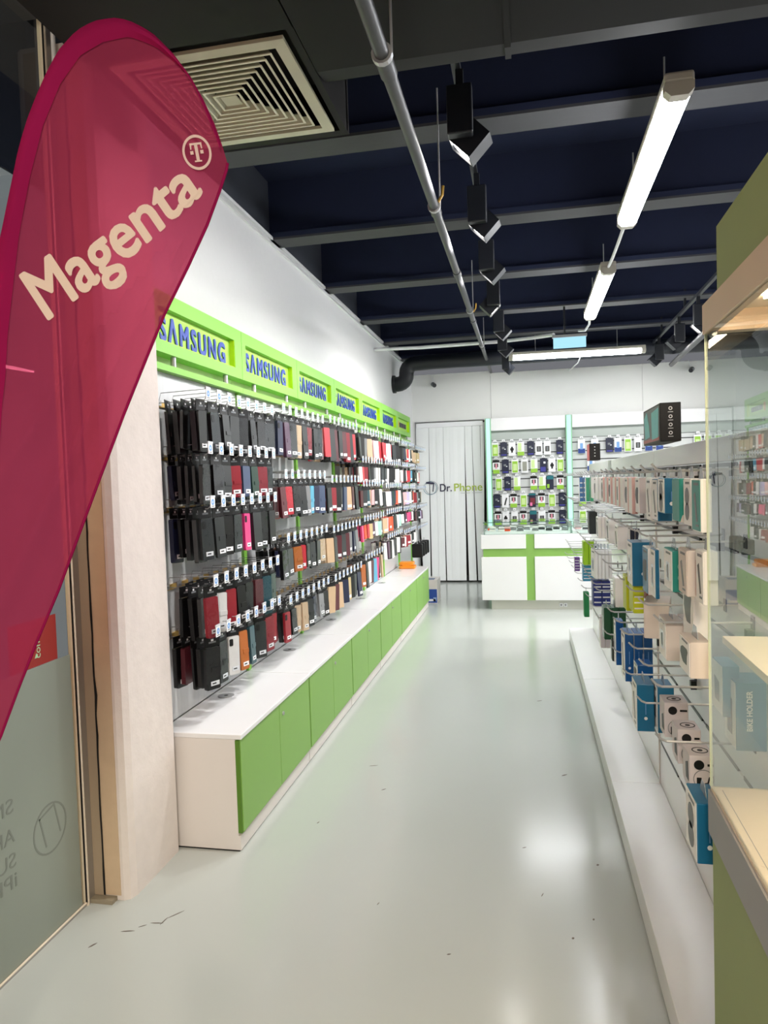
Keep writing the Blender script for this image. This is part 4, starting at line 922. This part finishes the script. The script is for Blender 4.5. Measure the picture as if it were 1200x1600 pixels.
cart('boxed_accessory', 'teal carton with pale discs, second row by the showcase', 2.03, .378, .412, 1.296, 1.409, .12, TEALC, IV, PG, deco='discs')
cart('boxed_accessory', 'beige carton with a red stripe, second row by the showcase', 1.90, .388, .42, 1.305, 1.423, .10, KRAFT, KRAFT, PG, deco='stripe')
cart('boxed_accessory', 'ivory carton with small prints, second row against the showcase', 1.80, .405, .44, 1.30, 1.43, .08, IV, IV, PD)
# third row
cart('boxed_accessory', 'lime green carton # on its hook above the light blue pack', 5.06, .366, .44, 1.003, 1.165, .11, LIMEC, LIMEC, None, n=2)
cart('blister_pack', 'light blue printed pack under the lime green cartons', 5.12, .366, .442, .882, .99, .10, SKYC, SKYC, None, deco='grid')
cart('blister_pack', 'small purple pack on the last hook, third row', 5.3, .32, .36, .93, 1.03, .06, PURP, IV, None, deco='grid')
cart('boxed_accessory', 'white tilted carton, # on its hook, third row', 4.30, .37, .468, 1.013, 1.183, .14, WHITE, IV, PD, n=5, tilt=.08)
cart('boxed_accessory', 'small white carton low beside the tilted ones', 3.72, .42, .465, .95, 1.10, .10, IV, IV, None)
cart('boxed_accessory', 'yellow-lime carton, slim, beneath the large blue carton', 2.89, .368, .393, 1.085, 1.222, .10, YLIME, YLIME, None)
cart('boxed_accessory', 'yellow-lime carton, wider, beneath the large blue carton', 2.72, .37, .41, 1.108, 1.215, .11, YLIME, YLIME, None, deco='grid')
cart('boxed_accessory', 'dull red carton behind the yellow-lime ones', 2.8, .43, .462, 1.14, 1.215, .10, REDC, REDC, None)
cart('boxed_accessory', 'large plain kraft carton hanging askew, third row', 2.56, .40, .485, 1.05, 1.175, .16, KRAFT, KRAFT, None, tilt=-.22)
cart('boxed_accessory', 'ivory carton with a dark figure-like blot, beside the showcase edge', 1.955, .415, .453, 1.167, 1.35, .13, IV, IV, PG)
cart('boxed_accessory', 'kraft carton with curl prints # on its hook, by the showcase', 2.12, .375, .475, 1.085, 1.20, .11, KRAFT, IV, PD, n=2)
cart('boxed_accessory', 'kraft carton with curl prints, lowest of the kraft ones by the showcase', 1.83, .378, .43, 1.115, 1.205, .12, KRAFT, IV, PD)
# fourth row
cart('boxed_accessory', 'navy carton with white prints # on its hook, fourth row', 4.36, .368, .468, .838, .992, .12, NAVYC, NAVYC, None, n=2, deco='grid')
cart('blister_pack', 'emerald green slim pack with orange foot, fourth row end', 4.87, .35, .386, .678, .842, .07, EMER, EMER, None)
cart('boxed_accessory', 'clear and grey cable pack # beneath the navy cartons', 4.15, .385, .44, .64, .82, .07, LGREY, IV, None, n=2)
cart('boxed_accessory', 'purple and grey slim pack beneath the navy cartons', 4.0, .43, .45, .68, .82, .07, PURP, IV, None)
cart('boxed_accessory', 'dark green carton # on its hook, fourth row', 3.70, .362, .47, .79, .952, .11, FOREST, FOREST, PG, n=3)
cart('boxed_accessory', 'black slim pack hanging under the dark green cartons', 3.62, .39, .41, .70, .80, .06, BLKC, BLKC, None)
cart('boxed_accessory', 'deep blue tall carton # of three in a row, fourth row', 3.0, .372, .482, .775, .975, .11, CYAN2, IV, PG, n=3, deco='dots')
cart('boxed_accessory', 'deep blue carton just behind the row of three', 3.2, .36, .395, .79, .985, .07, CYAN2, IV, PG)
# lowest rows
cart('boxed_accessory', 'blue carton with white dot, lower row, front of two', 2.66, .368, .430, .69, .862, .12, CYAN, IV, PG, deco='dots')
cart('boxed_accessory', 'blue carton with pale band, lower row, behind the dotted one', 2.62, .432, .49, .70, .865, .11, CYAN, IV, PG)
cart('boxed_accessory', 'small blue carton half hidden above the dotted pair', 2.86, .40, .46, .80, .88, .10, CYAN2, IV, PG)
for k, (y, z0, z1, x0, x1) in enumerate([(2.3, .80, .91, .40, .47), (2.13, .785, .885, .405, .468), (1.98, .775, .868, .405, .468)]):
    o = thing('camera_box', 'pale cube carton with black camera prints, %s from the showcase' % ['third', 'second', 'first'][k], 'packaged product', (x0, y, z0), 'cube cartons')
    part('carton', MB().bbox(x0, x1, y, y + .085, z0, z1, LGREY, .002), o)
    q = MB().disc((x0 + .024, y - .0002, z1 - .025), 0, .013, (0, -1, 0), BCARD, 16, .0008).box(x0 + .045, x1 - .004, y - .001, y, z1 - .028, z1 - .022, BCARD)
    q.disc((x0 + .035, y - .0002, z0 + .03), .024, .026, (0, -1, 0), GREYP, 20, .0006).box(x0 + .018, x0 + .03, y - .001, y, z0 + .012, z0 + .034, BCARD).tube([(x0 + .03, y, z0 + .015), (x0 + .046, y, z0 + .02), (x0 + .05, y, z0 + .035), (x0 + .058, y, z0 + .038)], .0025, BCARD, 6)
    q.disc((x0 + .035, y + .04, z1), .018, .021, (0, 0, 1), BCARD, 20, .0008).disc((x0 + .035, y + .04, z1), 0, .007, (0, 0, 1), BCARD, 14, .0008)
    part('face_pattern', q, o)
    q = MB().prism([(y + .01, z0 + .02), (y + .04, z0 + .02), (y + .045, z0 + .06), (y + .02, z0 + .07)], x0 - .001, x0, PD, 'x'); part('product_picture', q, o)
cart('boxed_accessory', 'big blue carton with grey picture, lowest by the showcase corner', 1.79, .38, .44, .674, .823, .12, CYAN, IV, PG, deco='dots')
# cartons seen through the showcase
for k, (y, x0, x1, z0, z1) in enumerate([(1.90, .47, .51, 1.0, 1.13), (1.86, .49, .56, .93, 1.10)]):
    o = thing('bike_holder_box', 'blue bike holder carton seen through the showcase glass, %s' % ['smaller and further', 'large, with white lettering'][k], 'packaged product', (x0, y, z0), 'bike holder cartons')
    part('carton', MB().bbox(x0, x1, y, y + .1, z0, z1, mat('steel_blue_carton', (70, 130, 160), .4), .002), o)
    part('printed_front', MB().box(x0 - .0012, x0, y + .003, y + .097, z0 + .003, z1 - .003, IV).prism([(y + .03, z0 + .03), (y + .07, z0 + .03), (y + .075, z1 - .04), (y + .03, z1 - .05)], x0 - .002, x0 - .001, PG, 'x'), o)
    if k == 1: lettering('lettering', 'BIKE HOLDER', lambda u, v_, w_: (.527 - v_ * .013 - x0, -.001 - .0004 * w_, (z0 + .05 + u * .10) - z0), WHITE, o, bold=.02, ext=.01)
# on top of the shelving
bx = thing('speaker_carton', 'large black carton with pale icons and teal picture on the shelving top', 'box', (.48, 2.6, 1.728))
part('carton', MB().bbox(.452, .521, 2.6, 2.95, 1.7285, 1.862, BCARD, .002), bx)
q = MB()
for k in range(4): q.disc((.4865, 2.599, 1.842 - k * .028), .0035, .0065, (0, -1, 0), WHITE, 14, .0008).box(.478, .495, 2.5985, 2.599, 1.8285 - k * .028, 1.8305 - k * .028, WHITE)
part('icons', q, bx)
q = MB().box(.4505, .452, 2.61, 2.94, 1.735, 1.855, mat('picture_grey', (100, 106, 112), .4)).prism([(2.63, 1.745), (2.75, 1.742), (2.76, 1.84), (2.62, 1.848)], .4495, .4506, mat('picture_teal', (110, 205, 212), .4), 'x').prism([(2.80, 1.755), (2.9, 1.75), (2.92, 1.83), (2.86, 1.85), (2.82, 1.8)], .4495, .4506, mat('picture_teal', (110, 205, 212), .4), 'x').box(.4497, .4506, 2.61, 2.94, 1.735, 1.747, mat('picture_red', (180, 80, 80), .4))
part('picture', q, bx)
bx = thing('speaker_carton', 'small black carton with red side on the shelving top', 'box', (.48, 5.35, 1.728))
part('carton', MB().bbox(.445, .52, 5.35, 5.55, 1.7285, 1.85, BCARD, .002), bx)
part('side_print', MB().box(.4435, .445, 5.352, 5.548, 1.73, 1.848, mat('picture_rose', (200, 90, 90), .4)), bx)
q = MB()
for k in range(4): q.disc((.482, 5.349, 1.825 - k * .022), 0, .005, (0, -1, 0), WHITE, 4, .0008)
part('icons', q, bx)

# ------------------------------------------------------------------ glass showcase by the entrance
SX, SY0, SY1, SXE = .40, .45, 1.732, .58
sh = thing('glass_showcase', 'tall glass showcase with cream decks on a green base at the shop entrance', 'showcase', (SX, SY1, 0))
part('base', MB().box(SX + .002, SXE, SY0, SY1 - .004, 0, .785, OLIVE), sh, 'olive green base')
part('edge_strip', MB().box(SX - .006, SXE, SY0, SY1, .785, .885, GREYB), sh)
part('deck', MB().box(SX, SXE, SY0, SY1, .885, .892, CREAM).box(SX + .02, SX + .0215, SY0, SY1 - .02, .892, .8925, GREYB), sh)
part('shelf', MB().box(SX + .022, SXE - .005, SY0 + .02, SY1 - .03, 1.235, 1.250, CREAM), sh)
part('side_pane', MB().box(SX, SX + .006, SY0, SY1, .892, 1.93, GLASSS), sh)
part('end_pane', MB().box(SX + .006, SXE, SY1 - .006, SY1, .892, 1.93, GLASSS), sh)
part('pane_edge', MB().box(SX - .001, SX + .005, SY1, SY1 + .002, .892, 1.93, mat('lit_glass_edge', (206, 214, 180), .3)), sh)
part('top_frame', MB().box(SX - .004, SX + .02, SY0, SY1 + .006, 1.93, 1.995, mat('cream_frame', (214, 190, 166), .5, var=.05)).box(SX + .02, SXE, SY1 - .03, SY1 + .006, 1.93, 1.995, MATS['cream_frame']).box(SX + .02, SXE, SY0, SY1 - .03, 1.975, 1.995, CREAM), sh)
part('corner_clip', MB().tube([(SX + .012, SY1 - .035, 1.925), (SX + .012, SY1 - .01, 1.925)], .006, CHROME, 10), sh)
part('header_box', MB().box(SX + .004, SXE, SY0, SY1 - .10, 1.995, 2.135, OLIVE), sh, 'olive green header board')
part('added_light_bar', MB().box(SX + .10, SX + .115, SY0 + .05, SY1 - .12, 1.227, 1.235, lamp('added_deck_glow', (255, 228, 190), 24)), sh)  # glowing bar added under the shelf to brighten the lower deck
sh.rotation_euler.z = -.021
part('added_light_bar', MB().box(SX + .08, SX + .10, SY0 + .05, SY1 - .15, 1.966, 1.975, lamp('assumed_warm_glow', (255, 228, 190), 55)), sh)  # assumed bar under the top frame, added for the warm showcase interior

# ------------------------------------------------------------------ assumed passage light and added fills
def area(name, loc, rot, sx, sy, e, col):
    l = bpy.data.lights.new(name, 'AREA'); l.shape = 'RECTANGLE'; l.size = sx; l.size_y = sy; l.energy = e; l.color = col
    o = bpy.data.objects.new(name, l); C.objects.link(o); o.location = loc; o.rotation_euler = rot; return o
area('assumed_passage_light', (.3, -2.2, 3.3), (.35, 0, 0), 1.8, 1.2, 125, (1, .88, .74))  # assumed unseen light behind the camera, added to warm the near floor and flag
area('outside_fill_light', (-2.2, .4, 2.2), (0, 2.3, 0), .5, 1.5, 26, (1, .8, .62))  # added light aimed up to brighten the bulkhead and wall outside
area('unseen_aisle_fill', (2.9, 7.5, 3.2), (0, 0, 0), .3, 3.0, 70, (1, .99, .97))  # added light over the unseen aisle, without a fitting
wd = bpy.data.worlds.new('world'); S.world = wd; wd.use_nodes = True
wd.node_tree.nodes['Background'].inputs['Color'].default_value = (.9, .92, 1, 1); wd.node_tree.nodes['Background'].inputs['Strength'].default_value = .10
S.view_settings.view_transform = 'Standard'; S.view_settings.look = 'None'; S.view_settings.gamma = 1; S.view_settings.use_curve_mapping = False
S.view_settings.exposure = 0.9
S.cycles.transparent_max_bounces = 24
